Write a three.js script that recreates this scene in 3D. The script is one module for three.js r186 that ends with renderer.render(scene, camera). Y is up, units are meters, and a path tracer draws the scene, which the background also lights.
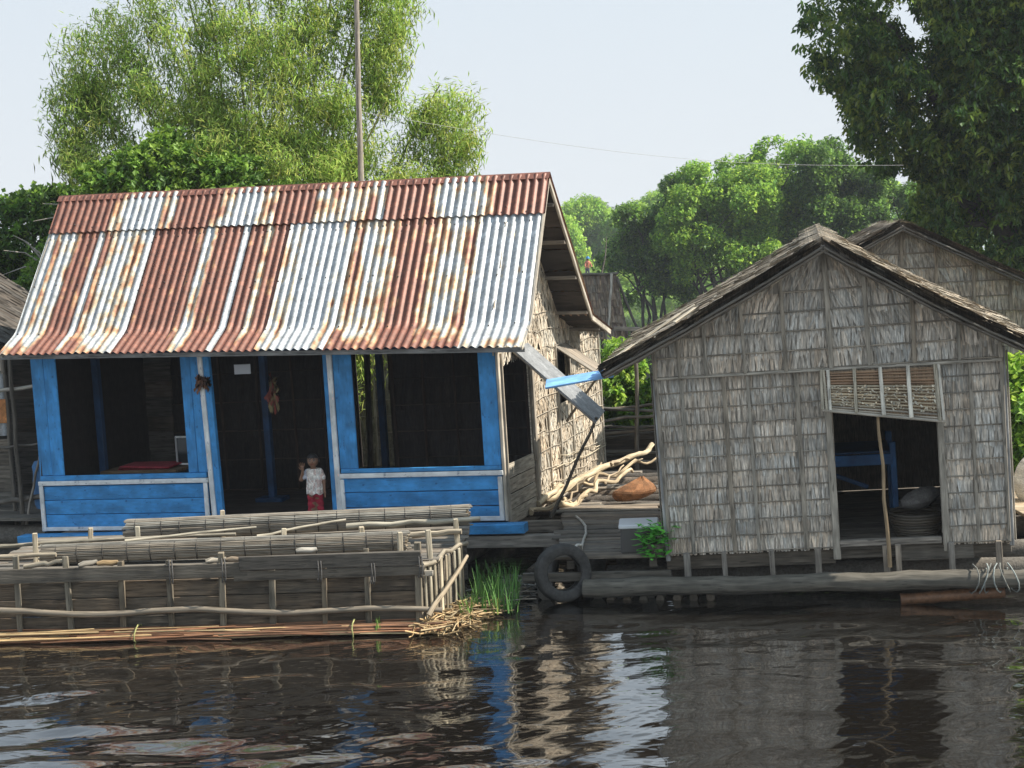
import * as THREE from 'three';
import { mergeGeometries } from 'three/addons/utils/BufferGeometryUtils.js';

// ---------- camera, sky, sun, exposure ----------
const scene = new THREE.Scene();
const camera = new THREE.PerspectiveCamera(2 * Math.atan(384 / 1500) * 180 / Math.PI, 1024 / 768, 0.1, 3000);
const D = Math.PI / 180;
camera.position.set(0, 4.0, 0);
camera.rotation.set(-5.0 * D, 0, -2.0 * D, 'YXZ');
const renderer = new THREE.WebGLRenderer({ antialias: true });
renderer.setSize(1024, 768);
renderer.toneMapping = THREE.LinearToneMapping;
renderer.toneMappingExposure = 1.6;
renderer.shadowMap.enabled = true;

const sunEl = 47 * D, sunAz = 5 * D;
const sunDir = new THREE.Vector3(Math.cos(sunEl) * Math.cos(sunAz), Math.sin(sunEl), Math.cos(sunEl) * Math.sin(sunAz));
{ // hazy clear sky: pale at the horizon, bluer above, brighter round the sun
  const W = 256, Hh = 128, data = new Float32Array(W * Hh * 4);
  const mix = (a, b, t) => a.map((v, i) => v + (b[i] - v) * t);
  const d = new THREE.Vector3();
  for (let j = 0; j < Hh; j++) for (let i = 0; i < W; i++) {
    const el = ((j + 0.5) / Hh - 0.5) * Math.PI, az = ((i + 0.5) / W - 0.5) * 2 * Math.PI;
    d.set(Math.cos(el) * Math.cos(az), Math.sin(el), Math.cos(el) * Math.sin(az));
    const e = Math.max(0, el / D);
    let c = e < 18 ? mix([0.50, 0.525, 0.55], [0.405, 0.475, 0.545], e / 18) : mix([0.405, 0.475, 0.545], [0.25, 0.35, 0.49], Math.min(1, (e - 18) / 60));
    const th = Math.acos(Math.max(-1, Math.min(1, d.dot(sunDir)))) / D;
    const glow = 1 + 1.5 * Math.exp(-th / 22);
    const o = (j * W + i) * 4;
    data[o] = c[0] * glow; data[o + 1] = c[1] * glow; data[o + 2] = c[2] * (1 + 1.2 * Math.exp(-th / 22)); data[o + 3] = 1;
  }
  const t = new THREE.DataTexture(data, W, Hh, THREE.RGBAFormat, THREE.FloatType);
  t.mapping = THREE.EquirectangularReflectionMapping; t.magFilter = t.minFilter = THREE.LinearFilter; t.wrapS = THREE.RepeatWrapping; t.needsUpdate = true;
  scene.background = t; scene.environment = t;
}
const sun = new THREE.DirectionalLight(new THREE.Color().setRGB(1, 0.92, 0.80), 5.0);
sun.position.copy(sunDir).multiplyScalar(80).add(new THREE.Vector3(0, 0, -25));
sun.target.position.set(0, 0, -25); sun.castShadow = true; sun.shadow.radius = 1.2; sun.shadow.mapSize.set(4096, 4096);
Object.assign(sun.shadow.camera, { left: -45, right: 45, top: 45, bottom: -45, near: 1, far: 260 });
scene.add(sun, sun.target);

// ---------- helpers ----------
function rngOf(seed) { let a = seed >>> 0; return () => { a = (a + 0x6D2B79F5) | 0; let t = Math.imul(a ^ (a >>> 15), 1 | a); t = (t + Math.imul(t ^ (t >>> 7), 61 | t)) ^ t; return ((t ^ (t >>> 14)) >>> 0) / 4294967296; }; }
let rnd = rngOf(7);
const rr = (a, b) => a + (b - a) * rnd();
const V = (x, y, z) => new THREE.Vector3(x, y, z);
const lerp = (a, b, t) => a + (b - a) * t, clamp = (x, a = 0, b = 1) => Math.min(b, Math.max(a, x)), sstep = (a, b, x) => { const t = clamp((x - a) / (b - a)); return t * t * (3 - 2 * t); };
function h2(x, y, s) { let h = Math.imul(x, 374761393) + Math.imul(y, 668265263) + Math.imul(s, 974634777); h = Math.imul(h ^ (h >>> 13), 1274126177); return ((h ^ (h >>> 16)) >>> 0) / 4294967296; }
function noise(x, y, s = 0, px = 0, py = 0) { // value noise, periodic when px, py are given
  const xi = Math.floor(x), yi = Math.floor(y), fx = x - xi, fy = y - yi, u = fx * fx * (3 - 2 * fx), v = fy * fy * (3 - 2 * fy);
  const m = (a, p) => p ? ((a % p) + p) % p : a;
  const a = h2(m(xi, px), m(yi, py), s), b = h2(m(xi + 1, px), m(yi, py), s), c = h2(m(xi, px), m(yi + 1, py), s), d = h2(m(xi + 1, px), m(yi + 1, py), s);
  return a + (b - a) * u + (c - a) * v + (a - b - c + d) * u * v;
}
const fbm = (x, y, s = 0) => 0.5 * noise(x, y, s) + 0.28 * noise(x * 2.1, y * 2.1, s + 1) + 0.15 * noise(x * 4.3, y * 4.3, s + 2) + 0.07 * noise(x * 8.7, y * 8.7, s + 3);

const taken = {};
function numbered(n) { const k = taken[n] = (taken[n] ?? -1) + 1; return k ? n + '_' + String(k).padStart(3, '0') : n; }
function put(o, label, category, group, kind) { // a top-level thing
  o.name = numbered(o.name); o.userData = { label, category }; if (group) o.userData.group = group; if (kind) o.userData.kind = kind;
  scene.add(o); return o;
}
function grp(name, x = 0, y = 0, z = 0, ry = 0) { const g = new THREE.Group(); g.name = name; g.position.set(x, y, z); g.rotation.y = ry; return g; }

class MB { // mesh builder: position, normal, uv, colour
  constructor() { this.p = []; this.n = []; this.t = []; this.c = []; this.i = []; this.col = [1, 1, 1]; }
  v(x, y, z, nx, ny, nz, u, w, c = this.col) { this.p.push(x, y, z); this.n.push(nx, ny, nz); this.t.push(u, w); this.c.push(c[0], c[1], c[2]); return this.p.length / 3 - 1; }
  poly(pts, uvs, c = this.col) { // flat convex polygon
    const a = pts[0], b = pts[1], d = pts[2];
    const n = V(b[0] - a[0], b[1] - a[1], b[2] - a[2]).cross(V(d[0] - a[0], d[1] - a[1], d[2] - a[2])).normalize();
    const id = pts.map((q, k) => this.v(q[0], q[1], q[2], n.x, n.y, n.z, uvs ? uvs[k][0] : q[0], uvs ? uvs[k][1] : q[1], c));
    for (let k = 1; k + 1 < id.length; k++) this.i.push(id[0], id[k], id[k + 1]);
  }
  // chamfered plank: centre, size, chamfer, jitter, rotation matrix
  plank(cx, cy, cz, w, h, d, { ch = 0.006, j = 0.003, rot = null, col = this.col } = {}) {
    ch = Math.min(ch, w * 0.3, h * 0.3, d * 0.3);
    const s = [w / 2, h / 2, d / 2], L = w >= h && w >= d ? 0 : h >= d ? 1 : 2, uo = rnd() * 7, vo = rnd() * 7;
    const jit = {}, m = rot ? new THREE.Matrix4().makeRotationFromEuler(new THREE.Euler(rot[0], rot[1], rot[2])) : null;
    const P = (sx, sy, sz, ax) => { // corner pulled to face ax
      const key = sx + ',' + sy + ',' + sz; const q = jit[key] ??= [rr(-j, j), rr(-j, j), rr(-j, j)];
      const e = [sx, sy, sz].map((g, k) => g * (s[k] - (k === ax ? 0 : ch)) + q[k]);
      const tv = V(e[0], e[1], e[2]); if (m) tv.applyMatrix4(m);
      return { q: [tv.x + cx, tv.y + cy, tv.z + cz], e };
    };
    const face = (list, ax) => {
      const uv = list.map(({ e }) => { const o = [0, 1, 2].filter(k => k !== L); return ax === L ? [e[o[0]] + uo, e[o[1]] + vo] : [e[L] + uo, (ax === o[0] ? e[o[1]] : e[o[0]]) + vo]; });
      this.poly(list.map(l => l.q), uv, col);
    };
    for (let ax = 0; ax < 3; ax++) for (const sg of [-1, 1]) {
      const b = (ax + 1) % 3, c2 = (ax + 2) % 3, mk = (sb, sc) => { const a = [0, 0, 0]; a[ax] = sg; a[b] = sb; a[c2] = sc; return P(a[0], a[1], a[2], ax); };
      const l = [mk(-1, -1), mk(1, -1), mk(1, 1), mk(-1, 1)]; if (sg < 0) l.reverse(); face(l, ax);
      // chamfer towards axis b
      for (const sb of [-1, 1]) {
        const q = (axx, sc) => { const a = [0, 0, 0]; a[ax] = sg; a[b] = sb; a[c2] = sc; return P(a[0], a[1], a[2], axx); };
        const e = [q(ax, -1), q(b, -1), q(b, 1), q(ax, 1)]; if (sg * sb < 0) e.reverse(); face(e, ax);
      }
    }
    for (const sx of [-1, 1]) for (const sy of [-1, 1]) for (const sz of [-1, 1]) { const l = [P(sx, sy, sz, 0), P(sx, sy, sz, 1), P(sx, sy, sz, 2)]; if (sx * sy * sz < 0) l.reverse(); face(l, 0); }
    return this;
  }
  // tube through points with radii; knobs gives bamboo rings
  tube(pts, rad, { seg = 7, col = this.col, cap = true, lump = 0 } = {}) {
    const n = pts.length, rings = []; let acc = 0, up = V(0, 1, 0);
    const d0 = pts[1].clone().sub(pts[0]).normalize(); if (Math.abs(d0.y) > 0.8) up.set(1, 0, 0);
    const vo = rnd() * 9;
    for (let k = 0; k < n; k++) {
      const t = pts[Math.min(n - 1, k + 1)].clone().sub(pts[Math.max(0, k - 1)]).normalize();
      const a = up.clone().sub(t.clone().multiplyScalar(up.dot(t))).normalize(), b = t.clone().cross(a); up = a.clone();
      if (k) acc += pts[k].distanceTo(pts[k - 1]);
      const r = Array.isArray(rad) ? (rad.length === n ? rad[k] : lerp(rad[0], rad[1], k / (n - 1))) : rad, ring = [];
      for (let s = 0; s <= seg; s++) {
        const an = s / seg * Math.PI * 2, rl = r * (1 + lump * (h2(k, s % seg, 5) - 0.5)), cx = Math.cos(an), sx = Math.sin(an);
        const nx = a.x * cx + b.x * sx, ny = a.y * cx + b.y * sx, nz = a.z * cx + b.z * sx;
        ring.push(this.v(pts[k].x + nx * rl, pts[k].y + ny * rl, pts[k].z + nz * rl, nx, ny, nz, acc + vo, s / seg * 6.28 * r + vo, col));
      }
      rings.push(ring);
    }
    for (let k = 0; k + 1 < n; k++) for (let s = 0; s < seg; s++) { const a = rings[k][s], b = rings[k][s + 1], c = rings[k + 1][s + 1], d = rings[k + 1][s]; this.i.push(a, b, c, a, c, d); }
    if (cap) for (const [k, sg] of [[0, -1], [n - 1, 1]]) {
      const t = pts[Math.min(n - 1, k + 1)].clone().sub(pts[Math.max(0, k - 1)]).normalize().multiplyScalar(sg);
      const q = rings[k].slice(0, seg).map(o => [this.p[o * 3], this.p[o * 3 + 1], this.p[o * 3 + 2]]);
      const id = q.map(o => this.v(o[0], o[1], o[2], t.x, t.y, t.z, o[0], o[1], col)); const c = this.v(pts[k].x, pts[k].y, pts[k].z, t.x, t.y, t.z, 0, 0, col);
      for (let s = 0; s < seg; s++) sg > 0 ? this.i.push(c, id[s], id[(s + 1) % seg]) : this.i.push(c, id[(s + 1) % seg], id[s]);
    }
    return this;
  }
  pole(a, b, r0, r1 = r0, { wob = 0.02, n = 6, seg = 7, col = this.col, lump = 0.14 } = {}) {
    const A = V(...a), B = V(...b), pts = [];
    for (let k = 0; k <= n; k++) { const p = A.clone().lerp(B, k / n); if (k && k < n) p.add(V(rr(-wob, wob), rr(-wob, wob), rr(-wob, wob))); pts.push(p); }
    if (wob >= 0.05) pts.splice(0, pts.length, ...new THREE.CatmullRomCurve3(pts.slice()).getPoints(n * 3));
    return this.tube(pts, [r0, r1], { seg, col, lump });
  }
  geo() {
    const g = new THREE.BufferGeometry();
    g.setAttribute('position', new THREE.Float32BufferAttribute(this.p, 3)); g.setAttribute('normal', new THREE.Float32BufferAttribute(this.n, 3));
    g.setAttribute('uv', new THREE.Float32BufferAttribute(this.t, 2)); g.setAttribute('color', new THREE.Float32BufferAttribute(this.c, 3)); g.setIndex(this.i);
    return g;
  }
  mesh(name, mat, parent) { const m = new THREE.Mesh(this.geo(), mat); m.name = name; m.castShadow = m.receiveShadow = true; if (parent) parent.add(m); return m; }
}
const part = (name, mat, parent, f) => { const b = new MB(); f(b); return b.mesh(name, mat, parent); };
const shade = (c, a = 0.1) => { const k = 1 + rr(-a, a), h = rr(-a, a) * 0.25; return [c[0] * k * (1 + h), c[1] * k, c[2] * k * (1 - h)]; };
function sticker(o) { o.traverse(m => { m.castShadow = m.receiveShadow = true; }); return o; }

// ---------- textures (colour, grain and fine relief only) ----------
function tex(n, fn, srgb) {
  const d = new Uint8Array(n * n * 4);
  for (let j = 0; j < n; j++) for (let i = 0; i < n; i++) { const c = fn(i / n, j / n), o = (j * n + i) * 4; d[o] = c[0] * 255; d[o + 1] = c[1] * 255; d[o + 2] = c[2] * 255; d[o + 3] = 255; }
  const t = new THREE.DataTexture(d, n, n); t.wrapS = t.wrapT = THREE.RepeatWrapping; t.magFilter = THREE.LinearFilter; t.minFilter = THREE.LinearMipmapLinearFilter; t.generateMipmaps = true;
  if (srgb) t.colorSpace = THREE.SRGBColorSpace; t.needsUpdate = true; return t;
}
const pf = (u, v, fu, fv, s) => 0.5 * noise(u * fu, v * fv, s, fu, fv) + 0.3 * noise(u * fu * 2, v * fv * 2, s + 1, fu * 2, fv * 2) + 0.2 * noise(u * fu * 4, v * fv * 4, s + 2, fu * 4, fv * 4);
const woodMap = tex(512, (u, v) => { const g = pf(u, v, 4, 48, 11), b = pf(u, v, 5, 7, 21); let k = 0.62 + 0.38 * g; k *= 0.82 + 0.3 * b; if (pf(u, v, 3, 64, 31) > 0.7) k *= 0.72; return [clamp(k), clamp(k * 0.985), clamp(k * 0.96)]; }, true);
const woodBump = tex(512, (u, v) => { const g = pf(u, v, 4, 48, 11); return [g, g, g]; });
const paintMap = tex(512, (u, v) => { const g = pf(u, v, 6, 40, 41), b = pf(u, v, 6, 9, 51), w = pf(u, v, 14, 40, 61); let k = 0.86 + 0.14 * g; k *= 0.76 + 0.38 * b; let c = [k, k, k]; if (w > 0.78) c = [k * 0.75, k * 0.76, k * 0.8]; if (w < 0.24) c = [clamp(k * 1.25), k * 1.06, k]; return c.map(x => clamp(x)); }, true);
const leafMap = tex(256, (u, v) => { const g = pf(u, v, 40, 5, 71), b = pf(u, v, 6, 6, 81); const k = (0.55 + 0.5 * g) * (0.8 + 0.3 * b); return [clamp(k), clamp(k * 0.98), clamp(k * 0.95)]; }, true);
const grainMap = tex(256, (u, v) => { const g = pf(u, v, 24, 24, 91), b = pf(u, v, 5, 5, 95); const k = (0.66 + 0.36 * g) * (0.8 + 0.3 * b); return [clamp(k), clamp(k), clamp(k)]; }, true);
const rippleNormal = (() => { // fine wind chop, 2.4 m tile, as surface directions
  const r = rngOf(77), w = []; for (let k = 0; k < 40; k++) { const a = Math.round((r() - 0.5) * 34), b = Math.round(10 + r() * 30) * (r() < 0.5 ? -1 : 1); w.push([a, b, r() * 6.28, 1 / Math.hypot(a, b)]); }
  return tex(512, (u, v) => { let sx = 0, sy = 0; const uu = u + 0.02 * Math.sin(6.2832 * (v * 2 + u)), vv = v + 0.02 * Math.sin(6.2832 * (u * 2 - v)); for (const [a, b, f, m] of w) { const c = Math.cos(6.2832 * (a * uu + b * vv) + f) * m; sx += a * c; sy += b * c; } return [clamp(0.5 - sx * 0.06), clamp(0.5 - sy * 0.06), 1]; });
})();
function rep(t, x, y) { const c = t.clone(); c.repeat.set(x, y); c.needsUpdate = true; return c; }

const std = ({ k = 1, ...o }) => new THREE.MeshStandardMaterial({ vertexColors: true, roughness: 0.9, color: new THREE.Color(k, k, k), ...o }); // k evens out the mean of the grain map
const M = {
  wood: std({ k: 1.55, map: woodMap, bumpMap: woodBump, bumpScale: 0.004, roughness: 0.92 }),
  paint: std({ k: 1.25, map: paintMap, bumpMap: woodBump, bumpScale: 0.002, roughness: 0.62 }),
  leaf: std({ k: 1.8, map: rep(leafMap, 2.2, 2.2), bumpMap: rep(leafMap, 2.2, 2.2), bumpScale: 0.003, roughness: 0.8 }),
  bamboo: std({ k: 1.55, map: woodMap, roughness: 0.6, bumpMap: woodBump, bumpScale: 0.001 }),
  bark: std({ k: 1.6, map: rep(grainMap, 2, 2), bumpMap: rep(grainMap, 2, 2), bumpScale: 0.01, roughness: 0.95 }),
  metal: std({ k: 1.6, map: rep(grainMap, 1.5, 1.5), roughness: 0.5, metalness: 0.15 }),
  rubber: std({ k: 1.6, map: rep(grainMap, 3, 3), roughness: 0.75 }),
  cloth: std({ k: 1.6, map: rep(grainMap, 4, 4), roughness: 0.95 }),
  skin: std({ roughness: 0.6 }),
  plain: std({ roughness: 0.8 }),
};
// base colours (linear)
const C = {
  grey: [0.27, 0.245, 0.215], greyD: [0.15, 0.135, 0.115], greyL: [0.42, 0.39, 0.34], brown: [0.2, 0.14, 0.09], blue: [0.045, 0.265, 0.58], blueD: [0.014, 0.06, 0.15], white: [0.72, 0.72, 0.7],
  leaf: [0.54, 0.505, 0.455], leafW: [0.5, 0.455, 0.385], leafD: [0.17, 0.15, 0.13], roomShade: [0.026, 0.021, 0.021], bam: [0.42, 0.37, 0.28], straw: [0.42, 0.31, 0.17], reed: [0.26, 0.13, 0.07], dark: [0.05, 0.045, 0.04],  // the near-black matting tone stands for shade in the unlit room
};
// ---------- water: one sheet out to the horizon, fine and rippled near the houses ----------
{
  const axis = (a, b, st, lo, hi) => { const o = []; for (let x = a; x <= b + 1e-6; x += st) o.push(x); let s = st, x = a; const L = []; while (x > lo) { s *= 1.32; x -= s; L.unshift(Math.max(x, lo)); } s = st; x = o[o.length - 1]; while (x < hi) { s *= 1.32; x += s; o.push(Math.min(x, hi)); } return L.concat(o); };
  const xs = axis(-8.4, 8.4, 0.042, -900, 900), zs = axis(-19.5, -10.2, 0.036, -1500, 30);
  rnd = rngOf(31); const wv = [];
  for (let k = 0; k < 44; k++) { const L = 0.19 * Math.pow(7, rnd()), an = rr(-1.0, 1.0) + (rnd() < 0.5 ? Math.PI / 2 : -Math.PI / 2), kk = 2 * Math.PI / L; wv.push([kk * Math.cos(an) * 0.6, kk * Math.sin(an), rnd() * 6.28, 0.0016 * Math.pow(L, 0.95)]); }
  const p = [], uv = [], idx = [];
  for (const z of zs) for (const x of xs) {
    let y = 0; const f = sstep(-21, -18.5, z) * sstep(10, 8.2, Math.abs(x)) * sstep(-9.4, -10.2, z);
    if (f > 0) {
      const wx = x + 0.35 * noise(x * 0.8, z * 0.8, 3), wz = z + 0.3 * noise(x * 0.7, z * 0.9, 4);
      const calm = 0.45 + 0.85 * noise(x * 0.33 + 9, z * 0.5, 8) * sstep(-17.5, -13, z) + 0.12;
      for (const w of wv) y += w[3] * Math.sin(w[0] * wx + w[1] * wz + w[2]);
      y *= calm * f;
    }
    p.push(x, y, z); uv.push(x, z);
  }
  const nx = xs.length;
  for (let j = 0; j + 1 < zs.length; j++) for (let i = 0; i + 1 < nx; i++) { const a = j * nx + i; idx.push(a, a + nx, a + 1, a + 1, a + nx, a + nx + 1); }
  const g = new THREE.BufferGeometry(); g.setAttribute('position', new THREE.Float32BufferAttribute(p, 3)); g.setAttribute('uv', new THREE.Float32BufferAttribute(uv, 2)); g.setIndex(idx); g.computeVertexNormals();
  const m = new THREE.MeshPhysicalMaterial({ color: new THREE.Color().setRGB(0.009, 0.0075, 0.006), roughness: 0.03, ior: 1.7, clearcoat: 1, clearcoatRoughness: 0.02, normalMap: rep(rippleNormal, 1 / 2.4, 1 / 2.4), normalScale: new THREE.Vector2(0.065, 0.065), clearcoatNormalMap: rep(rippleNormal, 1 / 2.4, 1 / 2.4), clearcoatNormalScale: new THREE.Vector2(0.065, 0.065) });
  const w = new THREE.Mesh(g, m); w.name = 'water'; w.receiveShadow = true; put(w, 'dark brown rippled river water mirroring the two houses', 'water', null, 'structure');
}

// ---------- woven palm-leaf walls ----------
function leafBlades(b, x0, y0, w, h, { lean = 0, col = C.leaf, top = null, sp = 0.03, z = 0.014, len = 1.35, spread = 0.25, base = false } = {}) {
  const n = Math.max(3, Math.round(w / sp));
  for (let k = 0; k < n; k++) {
    const x = x0 + (k + rr(0.1, 0.9)) / n * w; let yt = y0 + h * rr(0.96, 1.04); if (top) yt = Math.min(yt, top(x) - 0.015);
    const L = h * len * rr(0.82, 1.06), yb = Math.max(yt - L, y0 - (base ? 0.012 : h * rr(0.05, 0.4))); if (yt - yb < 0.04) continue;
    const a = lean + rr(-spread, spread), dx = Math.tan(a) * (yt - yb), bw = sp * rr(0.55, 0.95), fold = rr(-0.007, 0.008), zt = z + rr(0, 0.008), zb = z + rr(0.004, 0.018), c = shade(col, 0.22), xb = clamp(x + dx, x0 - 0.01, x0 + w + 0.01);
    const A = [x - bw, yt, zt], Bm = [x, yt, zt + fold * 0.5], Cc = [x + bw, yt, zt], d = [xb - bw * 0.75, yb, zb], e = [xb, yb - bw * 0.5, zb + fold], f = [xb + bw * 0.75, yb, zb];
    b.poly([A, d, e, Bm], null, c); b.poly([Bm, e, f, Cc], null, c);
  }
}
// cells between vertical battens (cols) and rows; top(x) clips under a roof; hole(x,y) leaves an opening
function leafWall(parent, { cols, rows, top = null, hole = null, col = C.leaf, lean = () => 0, battens = true, batCol = C.grey, vb = true, rowTilt = 0, sp = 0.03, wavy = 0, back = true, hb = 0.011, spread = 0.25, zb = 0.042 }) {
  for (let r = 0; r + 1 < rows.length; r++) for (let k = 0; k + 1 < cols.length; k++) {
    const xm = (cols[k] + cols[k + 1]) / 2, y0 = rows[r], h = rows[r + 1] - rows[r];
    if (hole && hole(xm, y0 + h / 2)) continue;
    if (top && Math.max(top(cols[k]), top(cols[k + 1])) < y0 + 0.05) continue;
    const b = new MB(); leafBlades(b, cols[k], y0 + rowTilt * xm, cols[k + 1] - cols[k], h, { lean: lean(xm, y0), col: shade(col, 0.2), top, sp, spread, base: r === 0 });
    if (b.p.length) b.mesh('leaf_panel', M.leaf, parent);
  }
  if (battens) for (let r = 0; r < rows.length; r++) {
    let run = null; const y = rows[r]; const flush = (a, c) => { if (c - a > 0.1) part('batten', M.bamboo, parent, b => { const n = Math.max(2, Math.round((c - a) / 0.25)), pts = []; for (let q = 0; q <= n; q++) { const x = lerp(a, c, q / n); pts.push(V(x, y + 0.01 + rowTilt * x + wavy * (noise(x * 2.5, r * 3.1, 12) - 0.5), zb + rr(-0.003, 0.003))); } b.tube(pts, hb, { seg: 5, col: shade(batCol, 0.18) }); }); };
    for (let k = 0; k + 1 < cols.length; k++) {
      const xm = (cols[k] + cols[k + 1]) / 2, ok = !(hole && hole(xm, y + 0.02)) && !(top && Math.min(top(cols[k]), top(cols[k + 1])) < y + 0.03);
      if (ok) { run = run ?? cols[k]; } else if (run !== null) { flush(run, cols[k]); run = null; }
    }
    if (run !== null) flush(run, cols[cols.length - 1]);
  }
  if (vb) for (const x of cols) {
    let y0 = rows[0], y1 = rows[rows.length - 1]; if (top) y1 = Math.min(y1, top(x) - 0.03);
    const segs = []; if (hole) { let s = null; for (let y = y0; y <= y1; y += 0.05) { const o = hole(x - 0.02, y) && hole(x + 0.02, y); if (!o && s === null) s = y; if (o && s !== null) { segs.push([s, y - 0.05]); s = null; } } if (s !== null) segs.push([s, y1]); } else segs.push([y0, y1]);
    for (const [a, c] of segs) if (c - a > 0.12) part('batten', M.wood, parent, b => b.plank(x + rr(-0.01, 0.01), (a + c) / 2, zb + 0.022 + rr(0, 0.004), rr(0.035, 0.05), c - a, 0.018, { rot: [0, 0, rr(-0.012, 0.012)], col: shade(batCol, 0.2), j: 0.004 }));
  }
}
// backing sheet of packed leaf behind the blades, from an outline
function backing(parent, outline, holes, col, z = -0.012, th = 0.022) {
  const s = new THREE.Shape(outline.map(q => new THREE.Vector2(q[0], q[1]))); for (const h of holes || []) s.holes.push(new THREE.Path(h.map(q => new THREE.Vector2(q[0], q[1]))));
  const g = new THREE.ExtrudeGeometry(s, { depth: th, bevelEnabled: false }); g.translate(0, 0, z);
  const n = g.attributes.position.count, c = new Float32Array(n * 3); for (let k = 0; k < n; k++) { c[3 * k] = col[0]; c[3 * k + 1] = col[1]; c[3 * k + 2] = col[2]; }
  g.setAttribute('color', new THREE.BufferAttribute(c, 3)); const m = new THREE.Mesh(g, M.leaf); m.name = 'leaf_backing'; m.castShadow = m.receiveShadow = true; parent.add(m); return m;
}
const rect = (a, b, c, d) => [[a, b], [c, b], [c, d], [a, d]];
// thatched slope: from ridge (x0,y0) to eave (x1,y1), along z from za (front) to zb (back); sag gives the soft hump
function thatchSlope(parent, x0, y0, x1, y1, za, zb, { n = 11, col = C.leaf, sag = 0.05, th = 0.05, rise = 0 } = {}) {
  const Z = z => rise * (za - z) / (za - zb);
  const L = Math.hypot(x1 - x0, y1 - y0), ux = (x1 - x0) / L, uy = (y1 - y0) / L, sg = Math.sign(x1 - x0), nx = -uy * sg, ny = ux * sg;
  const P = (s, o) => [x0 + ux * s * L + nx * o, y0 + uy * s * L + ny * o + sag * Math.sin(Math.PI * s) * -0.6 - 0.0];
  part('roof_backing', M.leaf, parent, b => { b.col = C.leafD; const q = 8; for (let k = 0; k < q; k++) { const a = P(k / q, 0), c = P((k + 1) / q, 0), a2 = P(k / q, -th), c2 = P((k + 1) / q, -th); for (const [f, g2] of [[a, c], [a2, c2]]) b.poly([[f[0], f[1], za], [g2[0], g2[1], za], [g2[0], g2[1] + rise, zb], [f[0], f[1] + rise, zb]], [[0, f[0]], [0, g2[0]], [za - zb, g2[0]], [za - zb, f[0]]]); for (const z of [za, zb]) b.poly([[a[0], a[1] + Z(z), z], [c[0], c[1] + Z(z), z], [c2[0], c2[1] + Z(z), z], [a2[0], a2[1] + Z(z), z]]); } });
  for (let k = 0; k < n; k++) part('thatch_course', M.leaf, parent, b => {
    const s0 = k / n, cnt = Math.round((za - zb + 0.1) / 0.034);
    for (let q = 0; q < cnt; q++) {
      const z = za + 0.05 - (q + rr(0, 1)) / cnt * (za - zb + 0.1), w = rr(0.018, 0.032), c = shade(col, 0.3), s1 = s0 + rr(1.15, 1.75) / n, A = P(Math.max(0, s0 - 0.01), 0.018 + rr(0, 0.006)), Bq = P(Math.min(1.04, s1), 0.03 + rr(0, 0.022)), dz = rr(-0.03, 0.03), h = Z(z);
      b.poly([[A[0], A[1] + h, z - w], [Bq[0], Bq[1] + h, z - w + dz], [Bq[0], Bq[1] + h + rr(-0.006, 0.012), z + w + dz], [A[0], A[1] + h, z + w]], [[z, 0], [z, 0.3], [z + w, 0.3], [z + w, 0]], c);
    }
  });
  // ragged leaf ends packed along the gable edge
  part('thatch_edge', M.leaf, parent, b => { for (let q = 0; q < 420; q++) { const s = rnd(), o = rr(-th - 0.05, 0.05), l = rr(0.04, 0.18), A = P(s, o), B2 = P(Math.min(1.03, s + l * 0.8), o + rr(-0.02, 0.02)), z = za + rr(-0.02, 0.075); b.poly([[A[0], A[1], z - 0.08], [A[0], A[1] + 0.02, z], [B2[0], B2[1] + 0.012, z + rr(-0.01, 0.03)], [B2[0], B2[1] - 0.012, z - 0.06]], null, shade(q % 4 ? [0.16, 0.145, 0.13] : col, 0.4)); } });
  for (const [o, zo] of [[-0.085, 0.05], [-0.045, 0.06]]) part('rake_pole', M.bamboo, parent, b => { const pts = []; for (let q = 0; q <= 8; q++) { const a = P(q / 8 * 1.02, o); pts.push(V(a[0] + rr(-0.004, 0.004), a[1] + rr(-0.006, 0.006), za + zo)); } b.tube(pts, 0.018, { seg: 6, col: shade(C.greyD, 0.25) }); });
}

// ---------- the blue house with the rusty iron roof ----------
rnd = rngOf(101);
const blue = grp('blue_house', -0.149, 0.62, -18.774); blue.rotation.set(0, -16 * D, 1.6 * D, 'YXZ');
put(blue, 'blue-painted plank house with a rusty corrugated iron roof and palm-leaf side wall', 'house');
const tilt = x => -0.024 * x; // eaves climb a little to the left
const PB = (parent, name, x0, x1, y0, y1, z, d, col, mat = M.paint, o = {}) => part(name, mat, parent, b => b.plank((x0 + x1) / 2, (y0 + y1) / 2, z, x1 - x0, y1 - y0, d, { col: shade(col, 0.07), ...o }));
const wallF = grp('front_wall'); blue.add(wallF);
// horizontal planks of the two low panels
for (const [a, b] of [[-6.69, -4.12], [-2.2, 0.0]]) {
  const ys = [0.0, 0.2, 0.4, 0.6]; for (let k = 0; k < 3; k++) PB(wallF, 'plank', a, b, ys[k] - (a < -4 ? 0.03 : 0), ys[k + 1] - 0.007 - (a < -4 ? 0.03 : 0), -0.025 + rr(-0.004, 0.004), 0.024, C.blue);
  const o = a < -4 ? -0.05 : 0.02;
  PB(wallF, 'trim', a - 0.01, b + 0.02, 0.575 + (a < -4 ? 0 : 0.015), 0.635 + (a < -4 ? 0 : 0.015), 0.008, 0.03, C.white); // top rail
  PB(wallF, 'trim', a + 0.05, b - 0.05, o - 0.01, o + 0.045, 0.006, 0.026, C.white);
  PB(wallF, 'trim', a - 0.012, a + 0.05, o - 0.012, 0.572, 0.007, 0.028, C.white);
  PB(wallF, 'trim', b - 0.06, b + 0.0, o - 0.012, 0.572, 0.007, 0.028, C.white);
  PB(wallF, 'sill', a + 0.02, b, 0.64 + (a < -4 ? 0 : 0.015), 0.71, -0.012, 0.05, C.blue);
}
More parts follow.
